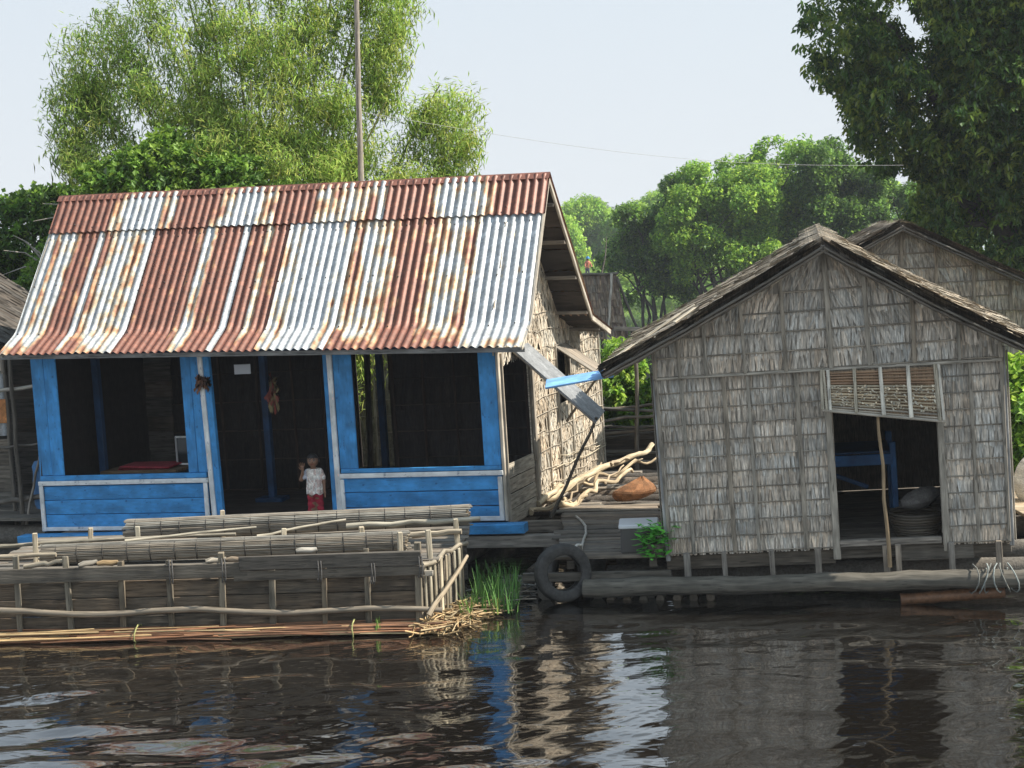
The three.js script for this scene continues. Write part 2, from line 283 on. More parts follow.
const board = (x0, x1, y0, y1, n = 2) => { for (let k = 0; k < n; k++) PB(wallF, 'board', lerp(x0, x1, k / n) + 0.002, lerp(x0, x1, (k + 1) / n) - 0.002, y0, y1 + tilt((x0 + x1) / 2), -0.02 + rr(-0.003, 0.003), 0.024, C.blue); };
board(-6.68, -6.29, 0.712, 2.2); board(-4.39, -4.1, 0.712, 2.2); board(-2.2, -1.94, 0.712, 2.2, 1); board(-0.23, 0.0, 0.712, 2.2, 1);
PB(wallF, 'trim', -4.1, -4.03, 0.0, 2.28, 0.012, 0.035, C.white, M.paint, { rot: [0, 0, 0.02] });
PB(wallF, 'door_post', -4.03, -3.94, -0.02, 2.28, -0.03, 0.08, C.blue, M.paint, { rot: [0, 0, 0.02] });
PB(wallF, 'door_post', -2.335, -2.27, -0.02, 2.22, -0.03, 0.08, C.blue);
PB(wallF, 'trim', -2.268, -2.2, 0.0, 2.22, 0.012, 0.035, C.white);
PB(wallF, 'corner_trim', 0.004, 0.045, 0.0, 2.17, -0.02, 0.06, C.greyL, M.wood);
PB(wallF, 'wall_plate', -6.7, 0.05, 2.21, 2.3, -0.05, 0.06, C.blueD, M.paint, { rot: [0, 0, -0.024] }).position.y = 0.078;
PB(blue, 'base_board', -7.0, 0.3, -0.17, -0.055, 0.09, 0.2, C.blue, M.paint, { rot: [0, 0, 0.012] });
// floor boards inside
for (let k = 0; k < 22; k++) PB(blue, 'floor_board', -6.68, -0.02, -0.06, -0.03, -0.14 - k * 0.25, 0.243, [0.07, 0.055, 0.05], M.wood);
// frame under the floor and float logs
for (const z of [0.1, -0.9, -2.2, -3.6, -5.2]) PB(blue, 'floor_beam', -7.0, 0.75, -0.33, -0.18, z, 0.13, C.grey, M.wood, { rot: [0, 0, 0.006] });
for (let k = 0; k < 6; k++) part('float_log', M.bark, blue, b => b.pole([-6.9 + k * 1.25, -0.47, 0.12], [-6.8 + k * 1.25, -0.5, -5.7], 0.12, 0.13, { wob: 0.02, seg: 9, col: C.greyD }));
for (let k = 0; k < 9; k++) part('float_pole', M.bamboo, blue, b => b.pole([-6.9 + k * 0.9, -0.66, 0.02], [-6.9 + k * 0.9, -0.66, -5.5], 0.06, 0.06, { col: C.greyD }));

// roof sheets: profile from ridge down the slope, bent outward at the eave
const zinc = [0.42, 0.44, 0.45], cream = [0.42, 0.36, 0.26], stain = [0.38, 0.19, 0.085], rust = [0.185, 0.068, 0.042];
const roof = grp('roof'); blue.add(roof);
function slopePath(pts) { const L = [0]; for (let k = 1; k < pts.length; k++) L.push(L[k - 1] + Math.hypot(pts[k][0] - pts[k - 1][0], pts[k][1] - pts[k - 1][1])); const T = L[L.length - 1]; const at = s => { const d = clamp(s) * T; let k = 1; while (k < L.length - 1 && d > L[k]) k++; const t = (d - L[k - 1]) / (L[k] - L[k - 1]); return [lerp(pts[k - 1][0], pts[k][0], t), lerp(pts[k - 1][1], pts[k][1], t)]; };
  return { T, at, nrm(s) { const a = at(s - 0.03), b = at(s + 0.03); const dy = b[0] - a[0], dz = b[1] - a[1], l = Math.hypot(dy, dz); return [dz / l, -dy / l]; } }; }
const pathUp = slopePath([[4.385, -1.30], [3.86, -0.915]]), pathLow = slopePath([[3.95, -0.975], [2.62, 0.02], [2.54, 0.085], [2.48, 0.16], [2.43, 0.25], [2.25, 0.55]]);
function sheet(x0, x1, path, lift, levels, seed, low, tiltX = 0) {
  const pit = 0.112, nx = Math.round((x1 - x0) / pit * 10), ny = Math.round(path.T / 0.028), p = [], c = [], uv = [], idx = [], dx = rr(-0.012, 0.012);
  for (let j = 0; j <= ny; j++) for (let i = 0; i <= nx; i++) {
    const s = j / ny, t = i / nx, x = lerp(x0, x1, t), [y, z] = path.at(s + tiltX * (t - 0.5)), [ny2, nz2] = path.nrm(s), o = lift + 0.0175 * Math.cos(x / pit * 6.2832) + 0.004 * (noise(x * 3, s * 4, seed) - 0.5);
    p.push(x + dx, y + ny2 * o + tilt(x) * 1.2 - 0.0, z + nz2 * o); uv.push(x, s * path.T);
    let k = 0; while (k < levels.length - 2 && t > levels[k + 1][0]) k++;
    const tt = clamp((t - levels[k][0]) / (levels[k + 1][0] - levels[k][0])), ph = Math.cos(x / pit * 6.2832);
    const n1 = fbm(x * 14, s * path.T * 1.5, seed), n2 = fbm(x * 7, s * path.T * 5, seed + 9), n3 = fbm(x * 26, s * path.T * 14, seed + 19);
    let r = lerp(levels[k][1], levels[k + 1][1], tt) + (n1 - 0.5) * 0.6 + (n2 - 0.5) * 0.85 + (n3 - 0.5) * 0.3 + 0.06 * -ph;
    if (low) r += 0.5 * sstep(0.82, 1.0, s + 0.12 * (n2 - 0.5)) * low;
    r += 0.25 * sstep(0.06, 0.0, s);
    const mixc = (a, b, q) => [lerp(a[0], b[0], q), lerp(a[1], b[1], q), lerp(a[2], b[2], q)];
    let col = r < 0.32 ? zinc : r < 0.5 ? mixc(zinc, cream, (r - 0.32) / 0.18) : r < 0.66 ? mixc(cream, stain, (r - 0.5) / 0.16) : mixc(stain, rust, clamp((r - 0.66) / 0.14));
    const g = 0.82 + 0.36 * n3 - 0.05 + 0.1 * (n2 - 0.5); c.push(col[0] * g, col[1] * g, col[2] * g);
  }
  for (let j = 0; j < ny; j++) for (let i = 0; i < nx; i++) { const a = j * (nx + 1) + i; idx.push(a, a + nx + 1, a + 1, a + 1, a + nx + 1, a + nx + 2); }
  const g = new THREE.BufferGeometry(); g.setAttribute('position', new THREE.Float32BufferAttribute(p, 3)); g.setAttribute('uv', new THREE.Float32BufferAttribute(uv, 2)); g.setAttribute('color', new THREE.Float32BufferAttribute(c, 3)); g.setIndex(idx); g.computeVertexNormals();
  const m = new THREE.Mesh(g, M.metal); m.name = 'corrugated_sheet'; m.castShadow = m.receiveShadow = true; roof.add(m); return m;
}
const R1 = [[0, 1.15], [1, 1.15]];
const low = [ // x0, x1, rust level across the sheet, eave rust
  [-6.80, -5.80, [[0, 0.1], [0.15, 0.2], [0.2, 0.75], [0.27, 0.25], [0.42, 0.3], [0.52, 0.95], [0.8, 1.0], [0.84, 0.25], [0.92, 0.3], [0.96, 0.9], [1, 0.95]], 1],
  [-5.82, -5.10, [[0, 0.85], [0.15, 0.5], [0.3, 0.25], [0.5, 0.35], [0.7, 0.62], [0.82, 0.5], [0.9, 0.15], [1, 0.1]], 0.5],
  [-5.13, -4.38, [[0, 1], [0.5, 1.05], [0.9, 1], [1, 0.95]], 0.6],
  [-4.42, -3.62, [[0, 0.9], [0.12, 0.9], [0.18, 0.4], [0.3, 0.3], [0.38, 0.75], [0.55, 0.95], [0.86, 1], [0.9, 0.15], [1, 0.12]], 0.5],
  [-3.67, -2.98, [[0, 0.95], [0.35, 0.98], [0.43, 0.55], [0.52, 0.55], [0.6, 0.95], [0.9, 1], [1, 0.6]], 0.5],
  [-3.02, -2.08, [[0, 0.6], [0.12, 0.3], [0.22, 0.55], [0.3, 0.1], [0.75, 0.08], [0.86, 0.4], [0.92, 0.15], [1, 0.1]], 0.1],
  [-2.12, -1.22, [[0, 0.5], [0.15, 0.75], [0.3, 0.45], [0.45, 0.6], [0.62, 0.5], [0.75, 0.7], [0.88, 0.95], [0.95, 0.8], [1, 0.4]], 0.8],
  [-1.27, -0.30, [[0, 1], [0.16, 0.9], [0.3, 0.55], [0.5, 0.5], [0.65, 0.42], [0.8, 0.65], [0.93, 0.8], [1, 0.35]], 0.5],
  [-0.34, 0.527, [[0, 0.12], [0.3, 0.1], [0.5, 0.2], [0.7, 0.08], [0.9, 0.12], [1, 0.25]], 0.55]];
low.forEach(([a, b, l, e], k) => sheet(a, b, pathLow, (k % 2) * 0.009, l, 40 + k * 7, e, rr(-0.006, 0.006)));
const up = [[-6.80, -5.82, R1], [-5.87, -4.86, [[0, 0.65], [0.2, 0.4], [0.35, 0.2], [0.75, 0.15], [0.82, 0.7], [1, 0.45]]], [-4.9, -4.24, R1], [-4.30, -3.32, [[0, 0.75], [0.2, 0.6], [0.35, 0.2], [0.7, 0.15], [0.85, 0.7], [1, 0.7]]], [-3.36, -2.71, R1], [-2.77, -1.70, [[0, 0.85], [0.2, 0.45], [0.35, 0.7], [0.5, 0.35], [0.65, 0.75], [0.85, 0.7], [0.93, 0.2], [1, 0.3]]], [-1.74, -1.06, R1], [-1.12, -0.14, [[0, 0.8], [0.15, 0.5], [0.3, 0.3], [0.5, 0.35], [0.7, 0.2], [0.85, 0.8], [1, 0.75]]], [-0.18, 0.527, R1]];
up.forEach(([a, b, l], k) => sheet(a, b, pathUp, 0.03 + (k % 2) * 0.008, l, 300 + k * 5, 0, rr(-0.03, 0.03)));
part('nail_heads', M.plain, roof, b => { // small roofing nails along the purlins
  const put1 = (path, s, x, lift) => { const [y, z] = path.at(s), [ny, nz] = path.nrm(s), q = lift + 0.02, cy = y + ny * q + tilt(x) * 1.2, cz = z + nz * q; b.plank(x, cy, cz, 0.02, 0.02, 0.02, { j: 0.002, col: [0.06, 0.05, 0.045] }); };
  for (const s of [0.1, 0.45, 0.8]) for (let x = -6.72; x < 0.5; x += 0.336) put1(pathLow, s + rr(-0.012, 0.012), Math.round(x / 0.112) * 0.112 + rr(-0.006, 0.006), 0.003);
  for (let x = -6.7; x < 0.5; x += 0.336) put1(pathUp, 0.8 + rr(-0.04, 0.04), Math.round(x / 0.112) * 0.112, 0.032);
}).userData.kind = 'stuff';
// rear slope
const pathBack = slopePath([[4.385, -1.30], [2.45, -3.38], [2.16, -4.6]]), flipN = pathBack.nrm; pathBack.nrm = s => flipN(s).map(v => -v);
for (let k = 0; k < 8; k++) sheet(-6.8 + k * 0.916 - 0.03, -6.8 + (k + 1) * 0.916 - (k === 7 ? 0.001 : 0), pathBack, (k % 2) * 0.008, [[0, 0.7], [0.5, 0.5], [1, 0.8]], 500 + k * 3, 0);
part('ridge_cap', M.metal, roof, b => { b.col = [0.22, 0.09, 0.06]; for (const s of [1, -1]) b.poly([[-6.82, 4.425 + tilt(-6.8) * 1.2, -1.30], [0.53, 4.425 + tilt(0.5) * 1.2, -1.30], [0.53, 4.34 + tilt(0.5) * 1.2, -1.30 + s * 0.085], [-6.82, 4.34 + tilt(-6.8) * 1.2, -1.30 + s * 0.085]]); });
for (let k = 0; k < 9; k++) part('added_shade_lining', M.wood, roof, b => { b.col = shade([0.06, 0.052, 0.048], 0.25); const P = (s, x) => { const [y, z] = pathBack.at(s), [a, c] = pathBack.nrm(s); return [x, y - a * 0.04 + tilt(x) * 1.2, z - c * 0.04]; }, s0 = 0.02 + k / 9 * 0.97, s1 = 0.02 + (k + 0.96) / 9 * 0.97; b.poly([P(s0, -6.75), P(s1, -6.75), P(s1, 0.48), P(s0, 0.48)], [[0, s0], [0, s1], [7, s1], [7, s0]]); });  // dark boards added under the rear slope, standing in for its underside shade
// purlins, barge boards, eave board
const slopeBar = (name, y, z, h = 0.05, col = C.grey) => part(name, M.wood, roof, b => b.plank(-3.14, y + 0.092, z, 7.24, h, 0.05, { rot: [0, 0, -0.0288], col: shade(col, 0.15) }));
for (const [y, z] of [[4.1, -1.19], [3.5, -0.73], [2.95, -0.32], [4.0, -1.58], [3.5, -2.1], [3.0, -2.64], [2.48, -3.2], [2.2, -3.95]]) slopeBar('purlin', y, z);
part('eave_board', M.wood, roof, b => b.plank(-3.14, 2.205 + 0.092, 0.45, 7.34, 0.06, 0.03, { rot: [0, 0, -0.0288], col: [0.3, 0.31, 0.32] }));
function rakeBar(y0, z0, y1, z1, x, w, d, col) { part('barge_board', M.wood, roof, b => { const l = Math.hypot(y1 - y0, z1 - z0), a = Math.atan2(y1 - y0, z1 - z0); b.plank(x, (y0 + y1) / 2 + tilt(x) * 1.2, (z0 + z1) / 2, d, w, l, { rot: [-a, 0, 0], col }); }); }
for (const x of [0.50, -6.77]) { rakeBar(4.33, -1.29, 2.50, 0.05, x, 0.07, 0.03, C.greyL); rakeBar(4.33, -1.31, 2.41, -3.37, x, 0.09, 0.03, C.greyL); rakeBar(2.40, -3.38, 2.12, -4.58, x, 0.09, 0.03, C.greyL); rakeBar(2.5, 0.04, 2.42, 0.2, x, 0.05, 0.03, C.greyL); rakeBar(2.41, 0.21, 2.22, 0.52, x, 0.05, 0.03, C.greyL); }

// side wall of drooping palm leaf, gable included (local x runs into the depth)
const sideW = grp('side_wall', 0, 0, 0, Math.PI / 2); blue.add(sideW);
const gable = x => x < 1.3 ? Math.min(4.28, 2.62 + x * 1.36) : x < 3.38 ? 4.30 - (x - 1.3) * 0.93 : Math.max(2.2, 2.42 - (x - 3.38) * 0.22);
const sideHole = (x, y) => (x > 0.0 && x < 1.56 && y < 2.1) || (x > 2.98 && x < 3.7 && y > 1.15 && y < 2.0);
leafWall(sideW, { cols: [0.02, 0.8, 1.56, 2.27, 2.98, 3.7, 4.4, 5.1, 5.75], rows: [-0.12, 0.13, 0.38, 0.64, 0.89, 1.15, 1.37, 1.6, 1.83, 2.05, 2.3, 2.55, 2.8, 3.05, 3.3, 3.55, 3.8, 4.05, 4.3], top: gable, hole: sideHole, col: C.leafW, lean: () => rr(-0.2, 0.2), battens: true, batCol: [0.48, 0.43, 0.36], vb: false, rowTilt: -0.012, wavy: 0.09, sp: 0.028, hb: 0.0055, spread: 0.95 });
backing(sideW, [[0.0, 2.1], [1.56, 2.1], [1.56, -0.15], [5.78, -0.15], [5.78, 2.18], [4.5, 2.2], [3.4, 2.38], [1.3, 4.28], [0.0, 2.5]], [rect(2.98, 1.15, 3.7, 2.02)], C.leafW, -0.03);
for (const [x, y0, y1] of [[1.58, -0.15, 2.1], [2.95, -0.1, 2.05], [3.73, -0.1, 2.05], [2.3, -0.1, 1.2], [5.76, -0.2, 2.15], [0.14, -0.1, 2.12]]) part('post', M.wood, sideW, b => b.plank(x, (y0 + y1) / 2, 0.03, x === 1.58 ? 0.07 : 0.035, y1 - y0, 0.05, { col: shade(C.greyL, 0.15) }));
for (let k = 0; k < 4; k++) part('plank', M.wood, sideW, b => b.plank(0.85, -0.02 + k * 0.2, 0.0 + rr(-0.004, 0.004), 1.4, 0.19, 0.02, { col: shade([0.36, 0.33, 0.28], 0.12), rot: [0, 0, -0.02] }));
// pale leaf bindings on the lower back of the wall
for (let k = 0; k < 4; k++) part('binding', M.bamboo, sideW, b => { const pts = [], y = -0.05 + k * 0.17; for (let q = 0; q <= 8; q++) pts.push(V(lerp(2.0 + k * 0.25, 5.75, q / 8), y - 0.03 * q * (k % 2 ? 1 : 0.4) + rr(-0.03, 0.03), 0.06 + rr(0, 0.02))); b.tube(pts, 0.008, { seg: 5, col: shade([0.55, 0.49, 0.38], 0.1) }); });
// flap of thin metal propped out from the side opening
const flap = grp('window_flap'); blue.add(flap);
part('flap_sheet', M.metal, flap, b => { const a = [0.05, 2.14, -0.66], c = [0.05, 2.17, -1.42], d = [1.07, 1.22, -1.36], e = [1.10, 1.15, -0.70], t = 0.018; const s = [0.25, 0.26, 0.27]; const lo = q => [q[0] - t * 0.7, q[1] - t, q[2]]; b.poly([a, e, d, c], [[0, 0], [1.4, 0], [1.4, 0.75], [0, 0.75]], s); b.poly([lo(a), lo(c), lo(d), lo(e)], null, s); for (const [p, q] of [[a, e], [e, d], [d, c], [c, a]]) b.poly([p, lo(p), lo(q), q], null, s); });
part('flap_frame', M.wood, flap, b => { b.col = C.greyL; b.pole([0.04, 2.11, -0.68], [1.08, 1.13, -0.72], 0.014, 0.014, { wob: 0 }); b.pole([0.04, 2.13, -1.4], [1.05, 1.19, -1.34], 0.014, 0.014, { wob: 0 }); });
part('prop_pole', M.wood, blue, b => b.pole([0.40, -0.1, -0.78], [1.09, 1.2, -0.76], 0.024, 0.02, { wob: 0.008, col: C.greyD }));
// slatted wooden flap of the back window
const flap2 = grp('window_flap'); blue.add(flap2);
for (let k = 0; k < 3; k++) part('slat', M.wood, flap2, b => b.plank(0.33, 1.79 - 0.0, -3.06 - k * 0.24, 0.8, 0.02, 0.225, { rot: [0, 0, -0.62], col: shade(C.grey, 0.2) }));
part('prop_pole', M.wood, flap2, b => b.pole([0.1, 0.9, -3.1], [0.62, 1.55, -3.05], 0.02, 0.018, { wob: 0.006, col: C.greyD }));

// inner walls, rear door, posts
const backW = grp('back_wall', -6.7, 0, -5.74); blue.add(backW);
const bHole = (x, y) => x > 2.5 && x < 3.12 && y < 2.0;
leafWall(backW, { cols: [0, 0.78, 1.56, 2.34, 3.12, 3.9, 4.62, 5.3, 6.0, 6.68], rows: [-0.05, 0.4, 0.85, 1.3, 1.75, 2.2], hole: bHole, col: C.roomShade, battens: true, batCol: [0.05, 0.04, 0.035], sp: 0.06 });
backing(backW, [[0, -0.1], [2.5, -0.1], [2.5, 2.0], [3.12, 2.0], [3.12, -0.1], [6.69, -0.1], [6.69, 2.3], [0, 2.4]], null, C.roomShade, -0.03);
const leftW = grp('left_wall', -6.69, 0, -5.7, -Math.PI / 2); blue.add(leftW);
leafWall(leftW, { cols: [0.02, 0.95, 1.9, 2.85, 3.8, 4.75, 5.6], rows: [-0.1, 0.3, 0.7, 1.1, 1.5, 1.9, 2.3, 2.7, 3.1, 3.5, 3.9, 4.3], top: x => gable(5.72 - x) + 0.12, col: C.roomShade, battens: true, batCol: [0.05, 0.04, 0.035], sp: 0.06, vb: false });
{ const o = []; for (let x = 0; x <= 5.7; x += 0.19) o.push([x, gable(5.72 - x) + 0.1]); backing(leftW, [[0, -0.15], ...o, [5.69, 2.6], [5.69, -0.15]], null, C.roomShade, -0.05); }
for (let k = 0; k < 5; k++) part('rear_roof_strip', M.leaf, blue, b => b.plank(-3.3, 2.36 - k * 0.045, -4.45 - k * 0.3, 6.9, 0.04, 0.34, { col: shade(C.roomShade, 0.2), rot: [0.14, 0, -0.02] }));
for (const [x, z] of [[-4.18, -2.1], [-6.4, -1.2], [-3.1, -4.0]]) PB(blue, 'inner_post', x - 0.05, x + 0.05, -0.03, 2.9, z, 0.1, C.blueD);  // blue paint darkened here to carry the shade of the room
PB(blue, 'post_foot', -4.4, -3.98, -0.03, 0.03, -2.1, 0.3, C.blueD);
// inner partition of matting with rails, room shade put into its colour
const inner = grp('partition', -6.6, 0, -3.15); blue.add(inner);
leafWall(inner, { cols: [0, 0.6, 1.2, 1.8, 2.4, 2.9, 3.4], rows: [-0.02, 0.45, 0.9, 1.35, 1.8, 2.25], col: C.roomShade, battens: true, batCol: [0.06, 0.04, 0.035], sp: 0.06 });
backing(inner, rect(0, -0.03, 3.4, 2.4), null, C.roomShade, -0.03);
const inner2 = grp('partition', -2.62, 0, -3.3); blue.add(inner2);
leafWall(inner2, { cols: [0, 0.5, 1.0, 1.55, 2.1, 2.6], rows: [-0.02, 0.4, 0.8, 1.2, 1.6, 2.0, 2.4], col: C.roomShade, battens: true, batCol: [0.06, 0.04, 0.035], sp: 0.06 });
backing(inner2, rect(0, -0.03, 2.6, 2.5), null, C.roomShade, -0.03);

const rear = grp('rear_screen', -5.6, 0, -7.6); blue.add(rear);
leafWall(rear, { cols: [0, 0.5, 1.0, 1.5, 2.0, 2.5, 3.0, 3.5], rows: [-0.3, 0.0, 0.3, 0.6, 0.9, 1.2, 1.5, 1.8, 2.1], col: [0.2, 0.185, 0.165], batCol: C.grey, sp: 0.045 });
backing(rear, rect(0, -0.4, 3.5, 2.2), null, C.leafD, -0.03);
for (const x of [0.05, 1.75, 3.45]) part('post', M.wood, rear, b => b.pole([x, -0.9, -0.08], [x, 2.3, -0.08], 0.05, 0.045, { col: C.greyD }));
// ---------- palm-leaf hut on the right ----------
function hut(name, label, O, rot, P) {
  const g = grp(name, ...O); g.rotation.set(rot[0] * D, rot[1] * D, rot[2] * D, 'YZX'); put(g, label, 'hut');
  const w = grp('front_wall'); g.add(w);
  const rowsL = []; for (let k = 0; k <= P.nRow; k++) rowsL.push(P.y0 + (P.yMid - P.y0) * k / P.nRow);
  const hole = P.door ? (x, y) => x > P.door[0] && x < P.door[1] && y > -1 && y < P.door[2] : null;
  leafWall(w, { cols: P.cols, rows: rowsL, hole, col: P.col, sp: P.sp ?? 0.026, batCol: P.bat, spread: 0.16, zb: 0.036, hb: 0.008 });
  const gw = grp('gable_wall', 0, 0, 0.03); g.add(gw); const rowsG = []; for (let y = P.yMid; y < P.apex[1]; y += P.gRow) rowsG.push(y);
  leafWall(gw, { cols: P.gcols, rows: rowsG, top: P.top, col: P.col, lean: (x, y) => (x < P.apex[0] ? -1 : 1) * sstep(P.yMid + 0.1, P.apex[1], y + 0.3) * rr(0.2, 0.8), sp: P.sp ?? 0.028, batCol: P.bat, spread: 0.3, hb: 0.01 });
  const X0 = P.cols[0], X1 = P.cols[P.cols.length - 1], ax = P.apex[0];
  const d = P.door; backing(w, d ? [[X0, P.y0], [d[0], P.y0], [d[0], d[2]], [d[1], d[2]], [d[1], P.y0], [X1, P.y0], [X1, P.yMid + 0.04], [X0, P.yMid + 0.04]] : rect(X0, P.y0, X1, P.yMid + 0.04), null, P.col, -0.02);
  backing(gw, [[X0, P.yMid], [X1, P.yMid], [X1, P.top(X1)], [ax, P.top(ax)], [X0, P.top(X0)]], null, P.col, -0.025);
  const D2 = P.depth;
  for (const [nm, x, s] of [['left_wall', X0, -1], ['right_wall', X1, 1]]) { const sw = grp(nm, x, 0, s < 0 ? -D2 : 0, s * Math.PI / 2); g.add(sw); leafWall(sw, { cols: [0.02, 0.6, 1.2, 1.8, 2.4, D2 - 0.03].filter((q, i, a) => i === a.length - 1 || q < D2 - 0.2), rows: [P.y0, 0.35, 0.7, 1.05, 1.4, 1.75, 2.1], col: P.col, sp: 0.045, batCol: P.bat, top: () => P.top(x) - 0.03 }); backing(sw, rect(0, P.y0, D2 - 0.02, P.top(x) - 0.05), null, P.col, -0.03); }
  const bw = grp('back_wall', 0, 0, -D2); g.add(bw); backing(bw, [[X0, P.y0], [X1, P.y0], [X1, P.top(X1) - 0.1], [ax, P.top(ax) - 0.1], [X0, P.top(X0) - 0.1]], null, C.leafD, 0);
  const rf = grp('roof'); g.add(rf);
  thatchSlope(rf, P.apex[0], P.apex[1], P.eaveL[0], P.eaveL[1], P.over, -D2 - 0.3, { col: P.rcol, sag: 0.05, rise: P.rise });
  thatchSlope(rf, P.apex[0], P.apex[1], P.eaveR[0], P.eaveR[1], P.over, -D2 - 0.3, { col: P.rcol, sag: 0.05, rise: P.rise });
  part('ridge_thatch', M.leaf, rf, b => { for (let q = 0; q < 130; q++) { const z = lerp(P.over + 0.04, -D2 - 0.3, rnd()), s = rnd() < 0.5 ? -1 : 1, l = rr(0.14, 0.26), sl = s < 0 ? (P.apex[1] - P.eaveL[1]) / (P.apex[0] - P.eaveL[0]) : (P.apex[1] - P.eaveR[1]) / (P.eaveR[0] - P.apex[0]), y = P.apex[1] + 0.05 + rr(0, 0.02) + P.rise * (P.over - z) / (P.over + D2 + 0.3); b.poly([[ax - s * 0.03, y, z - 0.03], [ax + s * l, y - sl * l + 0.02, z - 0.03 + rr(-0.02, 0.02)], [ax + s * l, y - sl * l + 0.02, z + 0.03], [ax - s * 0.03, y, z + 0.03]], null, shade(P.rcol, 0.3)); } });
  for (let k = 0; k < Math.round(D2 / 0.3); k++) part('floor_board', M.wood, g, b => b.plank((X0 + X1) / 2, P.y0 - 0.03, -0.18 - k * 0.3, X1 - X0, 0.035, 0.285, { col: shade(C.greyD, 0.15) }));
  return g;
}
rnd = rngOf(202);
const hutA = hut('palm_leaf_hut', 'grey palm-leaf hut with an open doorway under a small propped awning', [1.741, 0.5, -16.946], [2, -11, 2.6], {
  cols: [0.0, 0.27, 0.74, 1.01, 1.54, 1.89, 2.46, 3.04, 3.4, 3.73], y0: 0.0, yMid: 2.03, nRow: 11, door: [1.89, 3.04, 1.97], gcols: [0.0, 0.26, 0.56, 1.0, 1.45, 1.93, 2.33, 2.82, 3.3, 3.73], gRow: 0.215,
  apex: [1.92, 3.43], eaveL: [-0.52, 2.22], eaveR: [4.12, 2.11], over: 0.35, top: x => x < 1.92 ? 3.33 - (1.92 - x) * 0.497 : 3.33 - (x - 1.92) * 0.6, depth: 3.2, rise: 0.05, sp: 0.021, col: C.leaf, rcol: [0.36, 0.32, 0.26], bat: [0.33, 0.30, 0.255] });
{
  const g = hutA, W = (n, f) => part(n, M.wood, g, f);
  W('corner_post', b => b.plank(-0.02, 1.0, 0.02, 0.05, 2.15, 0.06, { col: [0.36, 0.37, 0.38] })); W('corner_post', b => b.plank(3.75, 1.05, 0.03, 0.055, 2.2, 0.06, { col: [0.34, 0.34, 0.34] }));
  W('door_post', b => b.plank(1.87, 0.75, 0.06, 0.08, 1.75, 0.04, { col: C.greyL })); W('door_post', b => b.plank(3.06, 0.77, 0.06, 0.065, 1.7, 0.04, { col: C.greyL }));
  W('door_sill', b => b.plank(2.46, 0.05, 0.03, 1.1, 0.07, 0.08, { col: C.grey })); W('gable_rail', b => b.plank(1.86, 2.02, 0.085, 3.74, 0.03, 0.03, { col: C.greyL, rot: [0, 0, -0.006] }));
  for (const x of [0.2, 0.62, 1.15, 1.66, 2.4, 2.53, 3.1, 3.6]) W('stilt', b => b.plank(x, -0.13, 0.12, rr(0.05, 0.08), 0.32, 0.05, { col: shade(C.grey, 0.2) }));
  for (const [x, w] of [[0.9, 1.9], [2.95, 0.8]]) W('skirt_board', b => b.plank(x, -0.11, -0.05, w, 0.17, 0.03, { col: shade(C.greyD, 0.2) }));
  for (const [z, y] of [[-0.05, -0.06], [-1.6, -0.1], [-3.1, -0.1]]) W('floor_beam', b => b.plank(1.86, y - 0.05, z - 0.1, 3.8, 0.1, 0.1, { col: C.greyD }));
  for (const [z, r] of [[-0.5, 0.13], [-1.4, 0.12], [-2.6, 0.13]]) part('float_log', M.bark, g, b => b.pole([-0.8, -0.36, z], [4.4, -0.45, z], r, r, { seg: 10, n: 10, col: C.greyD }));
  part('front_log', M.wood, g, b => b.pole([-0.98, -0.29, 0.3], [4.9, -0.35, 0.34], 0.105, 0.1, { wob: 0.014, n: 26, seg: 14, lump: 0.2, col: [0.125, 0.117, 0.1] }));
  for (let k = 0; k < 7; k++) part('float_bamboo', M.bamboo, g, b => b.pole([-0.7 + k * 0.19, -0.47, 0.2], [-0.68 + k * 0.19, -0.47, -3], 0.05, 0.05, { col: shade([0.13, 0.11, 0.085], 0.3), seg: 9 }));
  part('float_pipe', M.metal, g, b => { const pts = [], rad = []; for (let q = 0; q <= 16; q++) { pts.push(V(lerp(2.52, 3.62, q / 16), -0.555 + q * 0.003, 0.26)); rad.push(0.062 + (q % 5 === 0 ? 0.008 : 0) + rr(0, 0.003)); } b.tube(pts, rad, { seg: 10, col: [0.2, 0.1, 0.05] }); });
  for (let k = 0; k < 6; k++) part('rope', M.cloth, g, b => { const x = 3.28 + k * 0.075 + rr(0, 0.05), pts = []; for (let q = 0; q <= 9; q++) { const a = q / 9 * 5.2; pts.push(V(x + 0.05 * Math.sin(a * 1.3 + k), -0.33 + 0.16 * Math.cos(a), 0.32 + 0.14 * Math.sin(a) + 0.01)); } b.tube(pts, 0.008, { seg: 5, col: k % 2 ? [0.32, 0.35, 0.33] : [0.2, 0.2, 0.18] }); });
  // awning: reed panel, pale bars, hinged above the doorway
  const aw = grp('awning', 0, 0, 0); g.add(aw);
  const top = x => [x, 2.0 - (x - 1.8) * 0.015, 0.12], bot = x => [x, 1.615 - (x - 1.8) * 0.15, 0.33];
  const ln = (x, s, o = 0) => { const a = top(x), c = bot(x); return [x, lerp(a[1], c[1], s) + o * 0.45, lerp(a[2], c[2], s) + o * 0.9]; };
  part('reed_backing', M.leaf, aw, b => { b.col = [0.27, 0.19, 0.12]; b.poly([ln(1.8, 0), ln(1.8, 1), ln(3.08, 1), ln(3.08, 0)]); b.poly([ln(1.8, 0, -0.02), ln(3.08, 0, -0.02), ln(3.08, 1, -0.02), ln(1.8, 1, -0.02)]); });
  for (let k = 0; k < 15; k++) part('reed', M.bamboo, aw, b => { const s = 0.05 + k * 0.066; b.tube([0, 1, 2, 3, 4, 5].map(q => V(...ln(1.81 + q * 0.253, s + rr(-0.006, 0.006), 0.008))), rr(0.008, 0.012), { seg: 5, col: shade(k < 5 ? [0.34, 0.22, 0.14] : k > 12 ? C.greyL : [0.5, 0.42, 0.3], 0.2) }); });
